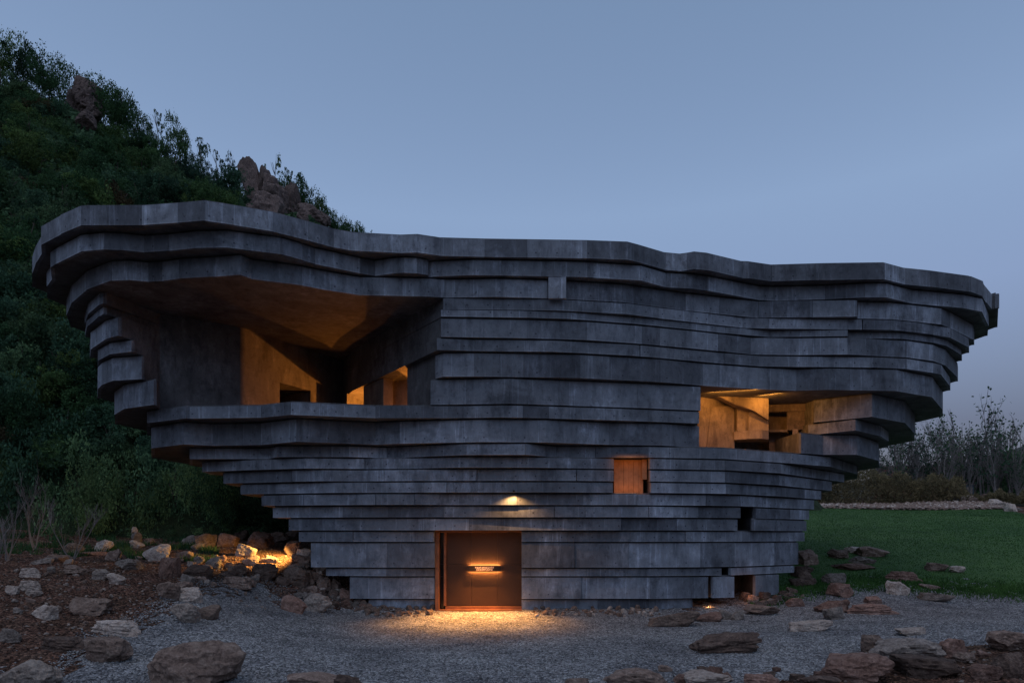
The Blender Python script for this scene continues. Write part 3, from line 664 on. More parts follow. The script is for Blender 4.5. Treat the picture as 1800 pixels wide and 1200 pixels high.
ROCKS = [
 (372, 943, 30, 24, 'b', 'rounded tan rock sitting topmost on the pile below the dark bushes'),
 (403, 936, 20, 17, 'b', 'small round brown rock just right of the topmost rock of the bank pile'),
 (325, 960, 25, 19, 'w', 'pale angular rock at the left end of the piled rocks under the bushes'),
 (358, 963, 38, 25, 'b', 'broad brown rock supporting the topmost rock of the bank pile'),
 (399, 962, 38, 25, 'r', 'reddish wedge rock in the middle of the bank pile'),
 (421, 951, 26, 20, 'd', 'dark shadowed rock at the right of the bank pile'),
 (345, 968, 22, 15, 'g', 'small pinkish grey rock in front of the bank pile'),
 (180, 971, 31, 22, 'w', 'white lumpy rock nearest the bushes at the back of the earth bank'),
 (197, 985, 24, 20, 'b', 'brownish rock just in front of the white lumpy rock by the bushes'),
 (239, 964, 26, 14, 'w', 'white bottom stone of the small stacked cairn'),
 (237, 951, 20, 16, 'g', 'grey middle stone of the small stacked cairn'),
 (234, 936, 12, 10, 'w', 'smallest stone on top of the small stacked cairn'),
 (261, 958, 22, 12, 'b', 'low brown rock right beside the stacked cairn'),
 (270, 988, 45, 31, 'w', 'large pale rounded boulder in front of the stacked cairn'),
 (125, 974, 36, 20, 'g', 'grey rock half hidden by the bare sapling on the earth bank'),
 (88, 988, 52, 13, 'b', 'long low brown slab leaning towards the bare sapling'),
 (157, 978, 48, 9, 'r', 'flat reddish slab between the sapling rock and the white lumpy rock'),
 (66, 992, 38, 10, 'g', 'flat grey slab at the far left edge of the bushes'),
 (49, 1016, 36, 18, 'w', 'pale humped rock alone on the brown earth at left'),
 (125, 1011, 40, 17, 'b', 'brown peaked rock alone in the middle of the earth bank'),
 (174, 1020, 38, 19, 'w', 'bright white rock leaning left beside another white one'),
 (203, 1029, 28, 22, 'w', 'bright white upright rock with a broken face, right one of the touching white pair'),
 (219, 1003, 42, 20, 'g', 'smooth grey rock just behind the pair of bright white rocks'),
 (17, 1046, 24, 16, 'w', 'small pale rock at the left edge, left of the arched rock'),
 (47, 1040, 38, 18, 'w', 'arched pale rock near the left edge'),
 (57, 1048, 31, 8, 'w', 'thin flat pale stone in front of the arched rock'),
 (73, 1090, 45, 26, 'w', 'white block with a flat top on the dark earth'),
 (145, 1083, 72, 32, 'b', 'brown ledge shaped rock with a dark hollow beneath'),
 (195, 1118, 85, 26, 'w', 'long pale ridged rock at the edge of earth and gravel'),
 (12, 1131, 42, 26, 'g', 'grey rock cut off by the left edge of the view'),
 (100, 1147, 77, 24, 'd', 'long dark grey low rock between earth and gravel'),
 (179, 1166, 84, 42, 'b', 'brown domed boulder with horizontal cracks near the gravel edge'),
 (38, 1216, 104, 50, 'w', 'big whitish boulder in the bottom left corner'),
 (331, 1214, 166, 80, 'b', 'largest boulder, brown and domed, standing in the gravel foreground at left'),
 (291, 1018, 36, 37, 'r', 'upright pinkish rock next to the dark purple slab'),
 (336, 1019, 54, 24, 'd', 'dark purplish slab right of the upright pinkish rock'),
 (348, 992, 22, 14, 'g', 'small grey stone behind the dark purplish slab'),
 (371, 999, 32, 18, 'g', 'grey rock at the left rim of the lamplit patch'),
 (289, 1056, 42, 32, 'b', 'brown rock left of the pale block at the gravel edge'),
 (328, 1059, 52, 25, 'w', 'pale flat topped block where the gravel begins'),
 (318, 1096, 46, 35, 'w', 'pale pointed rock like a small peak on the gravel'),
 (358, 1089, 42, 25, 'b', 'grey brown rock just right of the pale pointed rock'),
 (320, 1037, 30, 14, 'b', 'low brown rock behind the pale flat topped block'),
 (321, 986, 30, 17, 'b', 'brown rock below the left end of the bank pile'),
 (412, 1034, 54, 20, 'b', 'wide brown rock half way down the slope beside the gravel'),
 (450, 963, 50, 29, 'r', 'largest reddish boulder of the bank, behind the lamplit stones'),
 (490, 955, 32, 21, 'b', 'brown rock right of the largest reddish boulder of the bank'),
 (514, 953, 28, 21, 'b', 'brown rock touching the dark wall at the top of the bank'),
 (430, 981, 38, 24, 'w', 'pale stone lit orange at the left of the lamplit patch'),
 (510, 977, 34, 26, 'b', 'lumpy stone glowing orange in the middle of the lamplit patch'),
 (535, 983, 28, 19, 'w', 'brightest lamplit stone against the wall corner'),
 (468, 990, 40, 9, 'w', 'flat slab lying in the brightest pool of lamplight'),
 (528, 992, 26, 10, 'b', 'small stone under the brightest lamplit one'),
 (462, 1019, 54, 28, 'd', 'dark grey boulder directly below the lamplit patch'),
 (418, 1012, 30, 18, 'd', 'small dark rock left of the dark grey boulder'),
 (515, 1034, 46, 36, 'b', 'tall brown rock leaning down the bank right of the dark grey boulder'),
 (522, 1003, 38, 15, 'b', 'flat brown slab below the lit stones near the wall'),
 (495, 1032, 30, 15, 'd', 'low dark rock at the foot of the tall brown one'),
 (553, 1025, 27, 18, 'w', 'pale stone beside the thin second lowest ledge'),
 (566, 1043, 29, 29, 'b', 'upright brown rock under the protruding corner of the left wall'),
 (543, 1049, 26, 19, 'b', 'brown rock left of the upright one under the wall corner'),
 (589, 1043, 16, 24, 'b', 'narrow leaning stone wedged under the wall overhang'),
 (608, 1061, 24, 27, 'r', 'reddish egg shaped rock at the foot of the left wall'),
 (583, 1058, 24, 19, 'd', 'dark stone left of the reddish egg shaped rock'),
 (562, 1009, 27, 12, 'b', 'small brown slab tucked below the wall corner'),
 (513, 1077, 48, 29, 'r', 'red and white half of the long ledge rock at the gravel edge'),
 (556, 1077, 54, 33, 'w', 'pale right half of the long ledge rock at the gravel edge'),
 (1190, 1103, 90, 26, 'b', 'long flat topped brown rock at the foot of the wall right of the door'),
 (1247, 1093, 48, 16, 'r', 'reddish rock continuing the long flat topped one to the right'),
 (1278, 1089, 22, 18, 'g', 'grey upright slab in front of the glowing undercroft'),
 (1297, 1090, 26, 17, 'g', 'grey block with a flat top, right of the upright slab before the undercroft'),
 (1345, 1082, 60, 16, 'b', 'flat brown rock in front of the dark gap under the right corner'),
 (1400, 1067, 30, 16, 'r', 'pinkish rounded rock right of the flat one under the right corner'),
 (1283, 1150, 115, 33, 'd', 'dark weathered flat boulder alone on the right gravel'),
 (1432, 1111, 74, 20, 'w', 'pale arrowhead shaped slab on the right gravel'),
 (1423, 995, 38, 29, 'b', 'brown rock against the right corner of the building'),
 (1478, 983, 36, 18, 'b', 'brown rock at the left of the three lying on the lawn edge'),
 (1507, 972, 38, 11, 'w', 'pale flat rock in the middle of the lawn edge group'),
 (1541, 980, 56, 19, 'b', 'wide pinkish rock at the right of the lawn edge group'),
 (1521, 992, 44, 14, 'g', 'grey rock in front of the pale flat one on the lawn'),
 (1507, 1002, 78, 11, 'r', 'long thin red slab lying on the lawn edge'),
 (1590, 1021, 62, 16, 'r', 'long reddish brown rock on the lawn just above the gravel'),
 (1650, 1005, 35, 16, 'b', 'brown rock standing free on the dark lawn'),
 (1685, 1008, 27, 13, 'w', 'small pale rock right of the brown one free on the lawn'),
 (1471, 1028, 42, 20, 'g', 'grey brown rock behind the red angular block'),
 (1483, 1051, 50, 24, 'r', 'red angular block with a flat top on the gravel edge'),
 (1581, 1047, 42, 25, 'w', 'round speckled pale rock on the right gravel'),
 (1638, 1036, 35, 9, 'b', 'flat brown stone right of the round speckled rock'),
 (1650, 1059, 56, 16, 'g', 'tan log shaped rock on the right gravel'),
 (1472, 1078, 66, 22, 'r', 'red rock behind the grey wedge on the right gravel'),
 (1535, 1080, 84, 17, 'r', 'long low red rock stretching right from the grey wedge'),
 (1471, 1089, 44, 22, 'g', 'grey wedge shaped rock before the long red rock'),
 (1538, 1062, 31, 14, 'r', 'small red rock behind the long low red one'),
 (1609, 1116, 64, 12, 'w', 'tan flat slab lying alone on the right gravel'),
 (1536, 1149, 46, 31, 'b', 'grey brown block at the left of the big foreground rocks at right'),
 (1612, 1163, 120, 38, 'g', 'large flat topped grey brown boulder in the right foreground'),
 (1676, 1160, 48, 38, 'r', 'dark red end block right of the flat topped boulder'),
 (1775, 1144, 66, 33, 'b', 'brown cracked boulder at the right edge'),
 (1640, 1194, 112, 36, 'd', 'dark broken rock below the flat topped boulder'),
 (1786, 1194, 54, 44, 'd', 'dark boulder in the bottom right corner'),
 (1520, 1200, 118, 46, 'r', 'low reddish sloping rock left of the dark broken one'),
 (1742, 1198, 60, 28, 'r', 'rough red rock between the dark broken one and the corner boulder'),
 (1703, 1165, 40, 18, 'b', 'small brown rock between the dark red end block and the edge boulder'),
 (1447, 1208, 80, 20, 'd', 'low dark rock cut by the bottom edge right of the gravel'),
 (1247, 1208, 92, 20, 'w', 'pale grey low rock at the bottom edge'),
 (1120, 1212, 112, 34, 'b', 'dark brown tufted mound of rock at the bottom edge near the middle'),
 (1340, 1210, 64, 22, 'r', 'reddish rock at the bottom edge right of the pale grey one'),
 (545, 1212, 92, 26, 'b', 'brown and white rock at the bottom edge left of the middle'),
 (612, 1212, 48, 22, 'd', 'small dark rock joined to the brown and white one at the bottom edge'),
 (1015, 1207, 44, 12, 'b', 'low brown stone peeping over the bottom edge near the middle'),
]
for r_ in ROCKS:
    x, yb, w, h, t, lb = r_
    if 'cairn' in lb and 'bottom' not in lb and 'beside' not in lb and 'front' not in lb:
        base = hit(239, 963); yz = ZC + (HY - yb) / F * base[1]
        put_rock(x, yb, w, h, t, lb, 'stones of the stacked cairn', loc=((x - 900) / F * base[1], base[1] + .05, yz + .02)); continue
    put_rock(x, yb, w, h, t, lb)
# rubble that nothing tells apart: individual stones, shared labels by place
def scatter_stuff(n, xr, yf, wr, tones, label, cat, hr=(.4, .8), seed=1):
    r = random.Random(seed); bm = bmesh.new()
    for i in range(n):
        x = r.uniform(*xr); y = yf(x, r); w = r.uniform(*wr); h = w * r.uniform(*hr)
        gx, gy, g0 = hit(x, y); sc = w / F * gy
        n0 = len(bm.verts); bm.from_mesh(SMALL[r.randrange(4)]); bm.verts.ensure_lookup_table()
        m_ = Matrix.Translation((gx, gy + sc * .3, g0)) @ Matrix.Rotation(r.uniform(0, 6.28), 4, 'Z') @ Matrix.Diagonal((sc, sc * .8, h / F * gy, 1))
        bmesh.ops.transform(bm, matrix=m_, verts=bm.verts[n0:])
    me = bpy.data.meshes.new('small_stones'); bm.to_mesh(me); bm.free()
    tag(mobj('small_stones', me, M[TONE[tones]]), label, cat, kind='stuff')
SMALL = [rock_mesh(s, .06, .6, None, 2) if False else rock_mesh(s, .06, .6, 2) for s in (71, 72, 73, 74)]
def scatter(n, xr, yf, wr, tones, label, group, hr=(.4, .8), seed=1):
    r = random.Random(seed)
    for i in range(n):
        x = r.uniform(*xr); y = yf(x, r); w = r.uniform(*wr)
        put_rock(x, y, w, w * r.uniform(*hr), r.choice(tones), label, group)
scatter(32, (520, 640), lambda x, r: r.uniform(1012 + (x - 530) * .45, 1066 + (x - 530) * .1), (10, 24), 'bbdrgw', 'small angular stone in the rubble heaped against the foot of the left wall', 'rubble against the left wall foot', seed=3)
scatter_stuff(60, (625, 762), lambda x, r: r.uniform(1070, 1084), (4, 13), 'b', 'strip of small brown stones along the wall left of the door', 'stones', seed=4)
scatter_stuff(60, (935, 1160), lambda x, r: r.uniform(1070, 1084), (4, 13), 'b', 'strip of small brown stones along the wall right of the door', 'stones', seed=5)
scatter_stuff(24, (935, 1160), lambda x, r: r.uniform(1072, 1086), (4, 12), 'w', 'few pale pebbles in the stone strip right of the door', 'pebbles', seed=15)
scatter_stuff(150, (0, 560), lambda x, r: r.uniform(978, 1125 - x * .13), (3, 9), 'b', 'many small brown stones scattered over the earth bank', 'stones', seed=16)
scatter_stuff(70, (0, 560), lambda x, r: r.uniform(978, 1135 - x * .13), (3, 8), 'w', 'small pale stones scattered over the earth bank', 'stones', seed=17)
scatter(24, (1310, 1420), lambda x, r: r.uniform(1046, 1074) - (x - 1310) * .1, (9, 22), 'ddbdg', 'dark small rock in the heap under the right corner of the building', 'dark rubble under the right corner', seed=6)
scatter(9, (1400, 1440), lambda x, r: r.uniform(1004, 1050), (16, 30), 'dbd', 'dark rock in the heap beside the right corner of the building', 'dark rocks beside the right corner', seed=7)
scatter(44, (320, 560), lambda x, r: r.uniform(985, 1030 + (x - 320) * .06), (10, 30), 'bbdrgb', 'small brown stone scattered on the bank below the lamplit patch', 'small stones on the bank below the lamplight', seed=8)
scatter(34, (0, 430), lambda x, r: r.uniform(975, 1130 - x * .15), (6, 17), 'bwgwr', 'small stone lying loose on the brown earth bank at left', 'small stones on the earth bank', seed=9)
scatter(20, (1150, 1800), lambda x, r: r.uniform(1172, 1204) if x < 1480 else r.uniform(1150, 1204), (14, 34), 'brdr', 'small broken rock among the big boulders of the right foreground', 'small rocks in the right foreground', seed=10)
scatter(16, (1700, 1850), lambda x, r: r.uniform(884, 892) + max(0, x - 1740) * .22, (11, 26), 'wbg', 'pale rock in the heap at the far right end of the lawn', 'pale rocks beyond the lawn at far right', seed=12)
# far stone edging beyond the lawn: thousands of small stones, one mesh
def shards(name, P, S, m, label, cat):
    n = len(P); base = np.array([[1, 0, 0], [0, 1, 0], [-1, 0, 0], [0, -1, 0], [0, 0, 1]], float)
    V = base[None] * S[:, None, None] * nrs.uniform(.5, 1.2, (n, 5, 3)); V[:, :, 2] *= .7
    a = nrs.uniform(0, 6.28, n); ca, sa = np.cos(a)[:, None], np.sin(a)[:, None]
    Xn = V[:, :, 0] * ca - V[:, :, 1] * sa; Yn = V[:, :, 0] * sa + V[:, :, 1] * ca
    V = np.stack([Xn, Yn, V[:, :, 2]], 2) + P[:, None, :]
    T = np.array([[0, 1, 4], [1, 2, 4], [2, 3, 4], [3, 0, 4]])
    Q = (np.arange(n)[:, None, None] * 5 + T[None]).reshape(-1, 3)
    o = mobj(name, npmesh(name, V.reshape(-1, 3), Q), m); tag(o, label, cat, kind='stuff'); return o
n = 5200; px = nrs.uniform(1395, 1775, n); py = nrs.uniform(0, 1, n)
Yv = 56 + nrs.uniform(0, 5, n); Xv = (px - 900) / F * Yv
P = np.stack([Xv, Yv, gz(Xv, Yv) - .02 + nrs.uniform(0, .25, n) * (1 - abs(px - 1600) / 400)], 1)
shards('stone_edging', P, nrs.uniform(.06, .28, n), M['r_brown'], 'low band of red and pale stones along the far edge of the lawn', 'stones')
n = 900; px = nrs.uniform(1395, 1775, n); Yv = 56 + nrs.uniform(0, 5, n); Xv = (px - 900) / F * Yv
P = np.stack([Xv, Yv, gz(Xv, Yv) + nrs.uniform(0, .25, n)], 1)
shards('stone_edging', P, nrs.uniform(.07, .2, n), M['r_pale'], 'pale stones scattered through the red band beyond the lawn', 'stones')
# loose gravel on the forecourt
def on_region(n, mask, yr, xr=(-30, 40)):
    X_ = nrs.uniform(xr[0], xr[1], n * 6); Y_ = yr[0] + (yr[1] - yr[0]) * nrs.uniform(0, 1, n * 6) ** 1.3
    vis = np.abs(X_ / Y_) < .8
    X_, Y_ = X_[vis], Y_[vis]
    i = np.clip(np.searchsorted(gys, Y_) - 1, 0, mask.shape[0] - 2); j = np.clip(np.searchsorted(gxs, X_) - 1, 0, mask.shape[1] - 2)
    ok = mask[i, j]; X_, Y_ = X_[ok][:n], Y_[ok][:n]
    return X_, Y_, gz(X_, Y_)
x_, y_, z_ = on_region(70000, GRAV, (9.5, 26), (-14, 20))
shards('loose_gravel', np.stack([x_, y_, z_ + .0], 1), nrs.uniform(.012, .034, len(x_)), M['gravel'], 'loose grey gravel chips spread over the forecourt', 'gravel')
x_, y_, z_ = on_region(60000, SOIL, (9.5, 27), (-16, 20)); pc = HY - F * (z_ - ZC) / y_; s_ = np.abs(pc - np.interp(900 + F * x_ / y_, bx, by)) < 14 + np.abs(14 * nrs.normal(0, 1, len(x_)))
shards('loose_gravel', np.stack([x_, y_, z_ + .03], 1)[s_], nrs.uniform(.012, .04, int(s_.sum())), M['gravel'], 'gravel chips straying onto the earth along its edge', 'gravel')
x_, y_, z_ = on_region(8000, SOIL, (9.5, 30), (-26, 24))
shards('soil_clods', np.stack([x_, y_, z_ + .01], 1), nrs.uniform(.012, .045, len(x_)), M['soil'], 'crumbly brown clods on the bare earth', 'earth')
x_, y_, z_ = on_region(2200, SOIL, (9.5, 30), (-26, 24))
shards('earth_stones', np.stack([x_, y_, z_ + .01], 1), nrs.uniform(.02, .06, len(x_)), M['r_grey'], 'small pale stones sprinkled over the bare earth', 'pebbles')

# ------------------------------------------------------------------ vegetation
def quads(P, N, S, asp=1.7, fold=.0):
    """leaf shaped quads at P, random orientation around N"""
    n = len(P); A = nrs.normal(0, 1, (n, 3)); A += N * .6
    A /= np.linalg.norm(A, axis=1)[:, None]; B = np.cross(A, nrs.normal(0, 1, (n, 3))); B /= np.linalg.norm(B, axis=1)[:, None]
    C = np.cross(A, B); S = S[:, None]
    V = np.stack([P - B * S * asp / 2, P + C * S / 2, P + B * S * asp / 2, P - C * S / 2], 1)
    return V.reshape(-1, 3), np.arange(4 * n).reshape(-1, 4)
def crown_points(n, kind, r):
    pts = []; nor = []
    if kind == 'round': L = [(r.gauss(0, .42), r.gauss(0, .42), r.uniform(.25, .88), r.uniform(.2, .42)) for _ in range(13)]
    elif kind == 'bush': L = [(r.gauss(0, .5), r.gauss(0, .5), r.uniform(.1, .8), r.uniform(.18, .42)) for _ in range(16)]
    else: L = [(r.gauss(0, .12 + .42 * (1 - z)), r.gauss(0, .12 + .42 * (1 - z)), z, .08 + .24 * (1 - z)) for z in [i / 17 for i in range(2, 18)]]
    rr = np.random.RandomState(r.randrange(9999))
    w = np.array([l[3] ** 2 for l in L]); cnt = (w / w.sum() * n).astype(int)
    for (x, y, z, q), c in zip(L, cnt):
        K = rr.normal(0, 1, (max(6, c // 20), 3)); K /= np.linalg.norm(K, axis=1)[:, None]; kk = rr.randint(0, len(K), c); d = K[kk] + rr.normal(0, .24, (c, 3)); d /= np.linalg.norm(d, axis=1)[:, None]
        rad = q * (rr.uniform(.55, 1.15, len(K))[kk] + rr.normal(0, .10, c))
        # clumps: keep leaves near a few directions
        pts.append(np.array([x, y, z]) + d * rad[:, None] * np.array([1, 1, .8])); nor.append(d)
    return np.concatenate(pts), np.concatenate(nor)
def make_crown(kind, n, leaf, seed):
    r = random.Random(seed); nrs.seed(seed)
    P, N = crown_points(n, kind, r)
    V, Q = quads(P, N, nrs.uniform(.6, 1.3, len(P)) * leaf)
    V[:, 2] = np.maximum(V[:, 2], .01)
    return npmesh('crown', V, Q)
def tube(bm, pts, radii, seg=5):
    rings = []
    for i, (p, q) in enumerate(zip(pts, radii)):
        d = (pts[min(i + 1, len(pts) - 1)] - pts[max(i - 1, 0)]).normalized(); a = d.orthogonal().normalized(); b = d.cross(a)
        rings.append([bm.verts.new(p + (a * math.cos(6.283 * k / seg) + b * math.sin(6.283 * k / seg)) * q) for k in range(seg)])
    for A, B in zip(rings, rings[1:]):
        for k in range(seg): bm.faces.new((A[k], A[(k + 1) % seg], B[(k + 1) % seg], B[k]))
def trunk_mesh(seed, h=.75, limbs=6, r0=.035):
    r = random.Random(seed); bm = bmesh.new()
    P = [Vector((r.gauss(0, .02) * i, r.gauss(0, .02) * i, -.06 + i * (h + .06) / 5)) for i in range(6)]
    tube(bm, P, [r0 * (1 - i / 7) for i in range(6)])
    for k in range(limbs):
        s = P[r.randrange(1, 5)]; d = Vector((r.gauss(0, 1), r.gauss(0, 1), r.uniform(.5, 1.3))).normalized()
        tube(bm, [s, s + d * .18, s + d * .34 + Vector((0, 0, .05))], [r0 * .5, r0 * .33, r0 * .14], 4)
    me = bpy.data.meshes.new('trunk'); bm.to_mesh(me); bm.free(); return me
PROTO = {'round': [], 'cone': [], 'bush': []}
for s in range(7): PROTO['round'].append((make_crown('round', 3600, .043, 40 + s), trunk_mesh(s)))
for s in range(4): PROTO['cone'].append((make_crown('cone', 2600, .040, 60 + s), trunk_mesh(20 + s, .9)))
for s in range(5): PROTO['bush'].append((make_crown('bush', 9000, .024, 80 + s), trunk_mesh(30 + s, .5)))
for s in range(4): PROTO.setdefault('round_fine', []).append((make_crown('round', 6500, .030, 140 + s), trunk_mesh(s)))
for s in range(3): PROTO.setdefault('cone_fine', []).append((make_crown('cone', 4500, .028, 160 + s), trunk_mesh(20 + s, .9)))
_mc = {}
def mdata(me, mk):
    if (me.name, mk) not in _mc:
        c = me.copy(); c.materials.append(M[mk]); _mc[(me.name, mk)] = c
    return _mc[(me.name, mk)]
tr2 = random.Random(31)
def tree(kind, loc, w, h, label, group=None, mk='leaf', name='tree', cat='tree', k=None):
    cr, tk = PROTO[kind][tr2.randrange(len(PROTO[kind])) if k is None else k]
    r = empty(name, loc, tr2.uniform(0, 6.28)); tag(r, label, cat, group)
    c = bpy.data.objects.new('crown', mdata(cr, mk)); link(c); c.parent = r; c.scale = (w * .62, w * .62, h)
    t = bpy.data.objects.new('trunk', mdata(tk, 'bark')); link(t); t.parent = r; t.scale = (w * .5, w * .5, h)
    return r
# skyline trees, one by one
SKY = [(0, 96, 52, 64, 'round', 'large dark tree crown cut off by the left edge on the skyline'), (38, 118, 46, 62, 'round', 'second tree down the skyline, with one twig sticking up'),
 (88, 130, 50, 44, 'round', 'broad open tree on the skyline left of the rocky crag'), (152, 160, 62, 50, 'round', 'rounded leafy tree standing directly above the upper crag'),
 (212, 205, 58, 76, 'round', 'tall tree on the skyline right of the upper crag'), (240, 222, 36, 48, 'round', 'smaller tree against the right of the tall skyline tree'),
 (276, 240, 34, 66, 'cone', 'slender pointed tree on the skyline'), (318, 262, 46, 68, 'round', 'leafy tree with see-through crown, right of the slender pointed one'),
 (352, 280, 34, 58, 'cone', 'pointed tree half way down the skyline'), (380, 296, 30, 50, 'cone', 'narrow pointed tree left of the last group before the big crag'),
 (404, 312, 30, 60, 'cone', 'spiky tree just left of the big crag'), (424, 322, 26, 52, 'cone', 'spiky tree touching the left side of the big crag'),
 (482, 304, 44, 52, 'cone', 'pine like tree growing on top of the big crag'), (506, 322, 38, 46, 'cone', 'dark tree growing down the right shoulder of the big crag'),
 (532, 362, 42, 70, 'round', 'open leafy tree just right of the big crag'), (560, 384, 34, 40, 'round', 'low tree between the crag boulders and the roof line'),
 (586, 398, 36, 44, 'round', 'round tree just above the roof line'), (606, 408, 30, 36, 'round', 'small tree left of the last skyline tree'), (628, 412, 34, 34, 'round', 'last and lowest tree of the skyline, rising just over the roof')]
for x, yb, w, h, kd, lb in SKY:
    hp = hill_pt(x, .95); ys = HY - (hp[2] - ZC) * F / hp[1]; hh = max(h * .6, ys - (yb - h)) * .84
    tree(kd + '_fine', (hp[0], hp[1], hp[2] - .3), w * 1.4 / F * hp[1], hh / F * hp[1], lb, 'trees on the skyline', 'leaf_blue' if kd == 'cone' else 'leaf')
# wooded slope
n_t = 0; placed = []; hl = []
def zone(x, y):
    if x > 560: return 'upper'
    return 'upper' if y < 300 else ('middle' if y < 560 else 'lower')
ZL = {'upper': 'leafy tree on the upper wooded slope below the skyline', 'middle': 'leafy tree on the middle of the wooded slope left of the concrete roof', 'lower': 'dark leafy tree on the lower slope beside the stacked left wall'}
att = 0
while n_t < 285 and att < 9000:
    att += 1
    px_ = tr2.uniform(-60, 660); t = min(.9, tr2.uniform(.02, .95) ** .85)
    p = hill_pt(px_, t); sy = HY - (p[2] - ZC) * F / p[1]
    if sy > 935 or sy < 60 or (px_ > 300 and sy > 800): continue
    if px_ > 120 and sy > 420 + (px_ < 200) * 380 and px_ > 420: continue
    sz = 42 * (1 - t) + 42
    if any((px_ - a) ** 2 + ((sy - b) * 1.5) ** 2 < (sz * .50) ** 2 for a, b in placed): continue
    placed.append((px_, sy)); n_t += 1
    w = (sz * tr2.uniform(.95, 1.35)) / F * p[1]; h = w * tr2.uniform(.6, .85)
    z_n = zone(px_, sy)
    if (415 < px_ < 575 and 280 < sy < 420) or (105 < px_ < 190 and 140 < sy < 262): continue
    g = noise.noise(Vector((px_ * .006, sy * .008, 2)))
    mk = 'leaf' if (g > -.05 and sy > 190) else 'leaf_blue'
    if tr2.random() < .06: mk = 'leaf_dry'
    kd = 'round' if tr2.random() < .8 else 'cone'
    look = ('broad ' if w * F / p[1] > 74 else 'small ' if w * F / p[1] < 58 else '') + ('round ' if kd == 'round' else 'pointed ') + {'leaf': 'green', 'leaf_blue': 'dark bluish', 'leaf_dry': 'brownish'}[mk]
    zn = ('high up, under the skyline' if sy < 210 else 'under the upper crag' if sy < 300 and px_ < 190 else 'between the two crags' if sy < 300 else 'over the roof end' if sy < 400 and px_ > 60 else
          'at mid slope, left edge' if sy < 520 else 'beside the stepped wall ends' if sy < 720 and px_ > 70 else 'low down, left edge' if sy < 720 else 'above the bare saplings')
    tt = tree(kd, (p[0], p[1], p[2] - .3), w, h, look + ' tree ' + zn, {'upper': 'trees on the upper slope', 'middle': 'trees on the middle slope', 'lower': 'trees on the lower slope'}[z_n], mk)
    hl.append((look, zn, px_, tt))
ORD = 'leftmost second third fourth fifth sixth seventh eighth ninth tenth eleventh twelfth thirteenth fourteenth fifteenth sixteenth seventeenth eighteenth nineteenth twentieth'.split()
from collections import defaultdict
dd = defaultdict(list)
for l_ in hl: dd[(l_[0], l_[1])].append(l_)
for (look, zn), L in dd.items():
    if len(L) < 2: continue
    L.sort(key=lambda a: a[2])
    for i, l_ in enumerate(L):
        l_[3]['label'] = ('leftmost' if i == 0 else 'rightmost' if i == len(L) - 1 else ORD[min(i, 19)] + ' from left') + ' of the ' + look + ' trees ' + zn
print('HILLTREES', n_t)
# undergrowth between the trees
nrs.seed(5); nU = 95000
pu = nrs.uniform(-400, 700, nU); tu = nrs.uniform(0, 1, nU)
gT = np.linspace(0, 1, 60); gP = np.arange(-400, 701, 13)
HP = np.array([[hill_pt(a, b) for a in gP] for b in gT])
iP = (pu + 400) / 13; iT = tu * 59; i0 = np.clip(iP.astype(int), 0, len(gP) - 2); j0 = np.clip(iT.astype(int), 0, 58); fp = (iP - i0)[:, None]; ft = (iT - j0)[:, None]
PP = (HP[j0, i0] * (1 - fp) + HP[j0, i0 + 1] * fp) * (1 - ft) + (HP[j0 + 1, i0] * (1 - fp) + HP[j0 + 1, i0 + 1] * fp) * ft
PP[:, 2] += nrs.uniform(0, .9, nU)
V, Q = quads(PP, np.tile([0, 0, 1.], (nU, 1)), nrs.uniform(.25, .6, nU) * np.clip(PP[:, 1] / 90, .1, 1.1) ** 1.3)
tag(mobj('undergrowth', npmesh('undergrowth', V, Q), M['leaf_blue']), 'dense low undergrowth covering the slope between the trees', 'undergrowth', kind='stuff')
# bushes at the foot of the slope
BUSH = [(-20, 965, 150, 190), (60, 955, 160, 230), (150, 950, 150, 200), (225, 945, 140, 175), (300, 938, 150, 190), (370, 930, 130, 150), (430, 932, 120, 120), (490, 935, 110, 80), (110, 880, 150, 210), (250, 868, 150, 190), (350, 862, 120, 130), (10, 850, 150, 200), (-60, 900, 150, 220),
        (270, 955, 60, 36), (330, 948, 56, 34), (180, 958, 60, 34), (415, 944, 60, 34), (460, 948, 54, 32)]
BL = ['dark bush cut by the left edge above the bare twigs', 'tall dark bush behind the bare saplings', 'dark leafy bush left of the stacked cairn', 'dark leafy bush directly behind the stacked cairn', 'large dark bush behind the piled rocks', 'dark bush under the stepped left ends of the ledges',
      'bush just left of the lower ledge ends', 'low dark bush disappearing behind the building at its left foot', 'tall bush in the second row above the saplings', 'tall bush in the second row, below the left overhang', 'bush in the second row touching the ledge ends', 'second row bush at the left edge', 'bush mostly outside the left edge',
      'low grassy shrub between cairn and rock pile', 'low shrub behind the left end of the rock pile', 'low shrub behind the white lumpy rock', 'low shrub right behind the topmost rocks', 'low shrub above the lamplit stones']
for (x, yb, w, h), lb in zip(BUSH, BL):
    t = .02 if yb > 920 else .10
    p = hill_pt(x, t)
    Y = p[1] - (.6 if w < 100 else 0)
    tree('bush', ((x - 900) / F * Y, Y, min(p[2], ZC + (HY - yb) / F * Y) - .2), w / F * Y * 1.0, h / F * Y, lb, 'bushes at the foot of the slope', tr2.choice(['leaf_blue', 'bushleaf', 'bushleaf']), 'bush', 'bush')
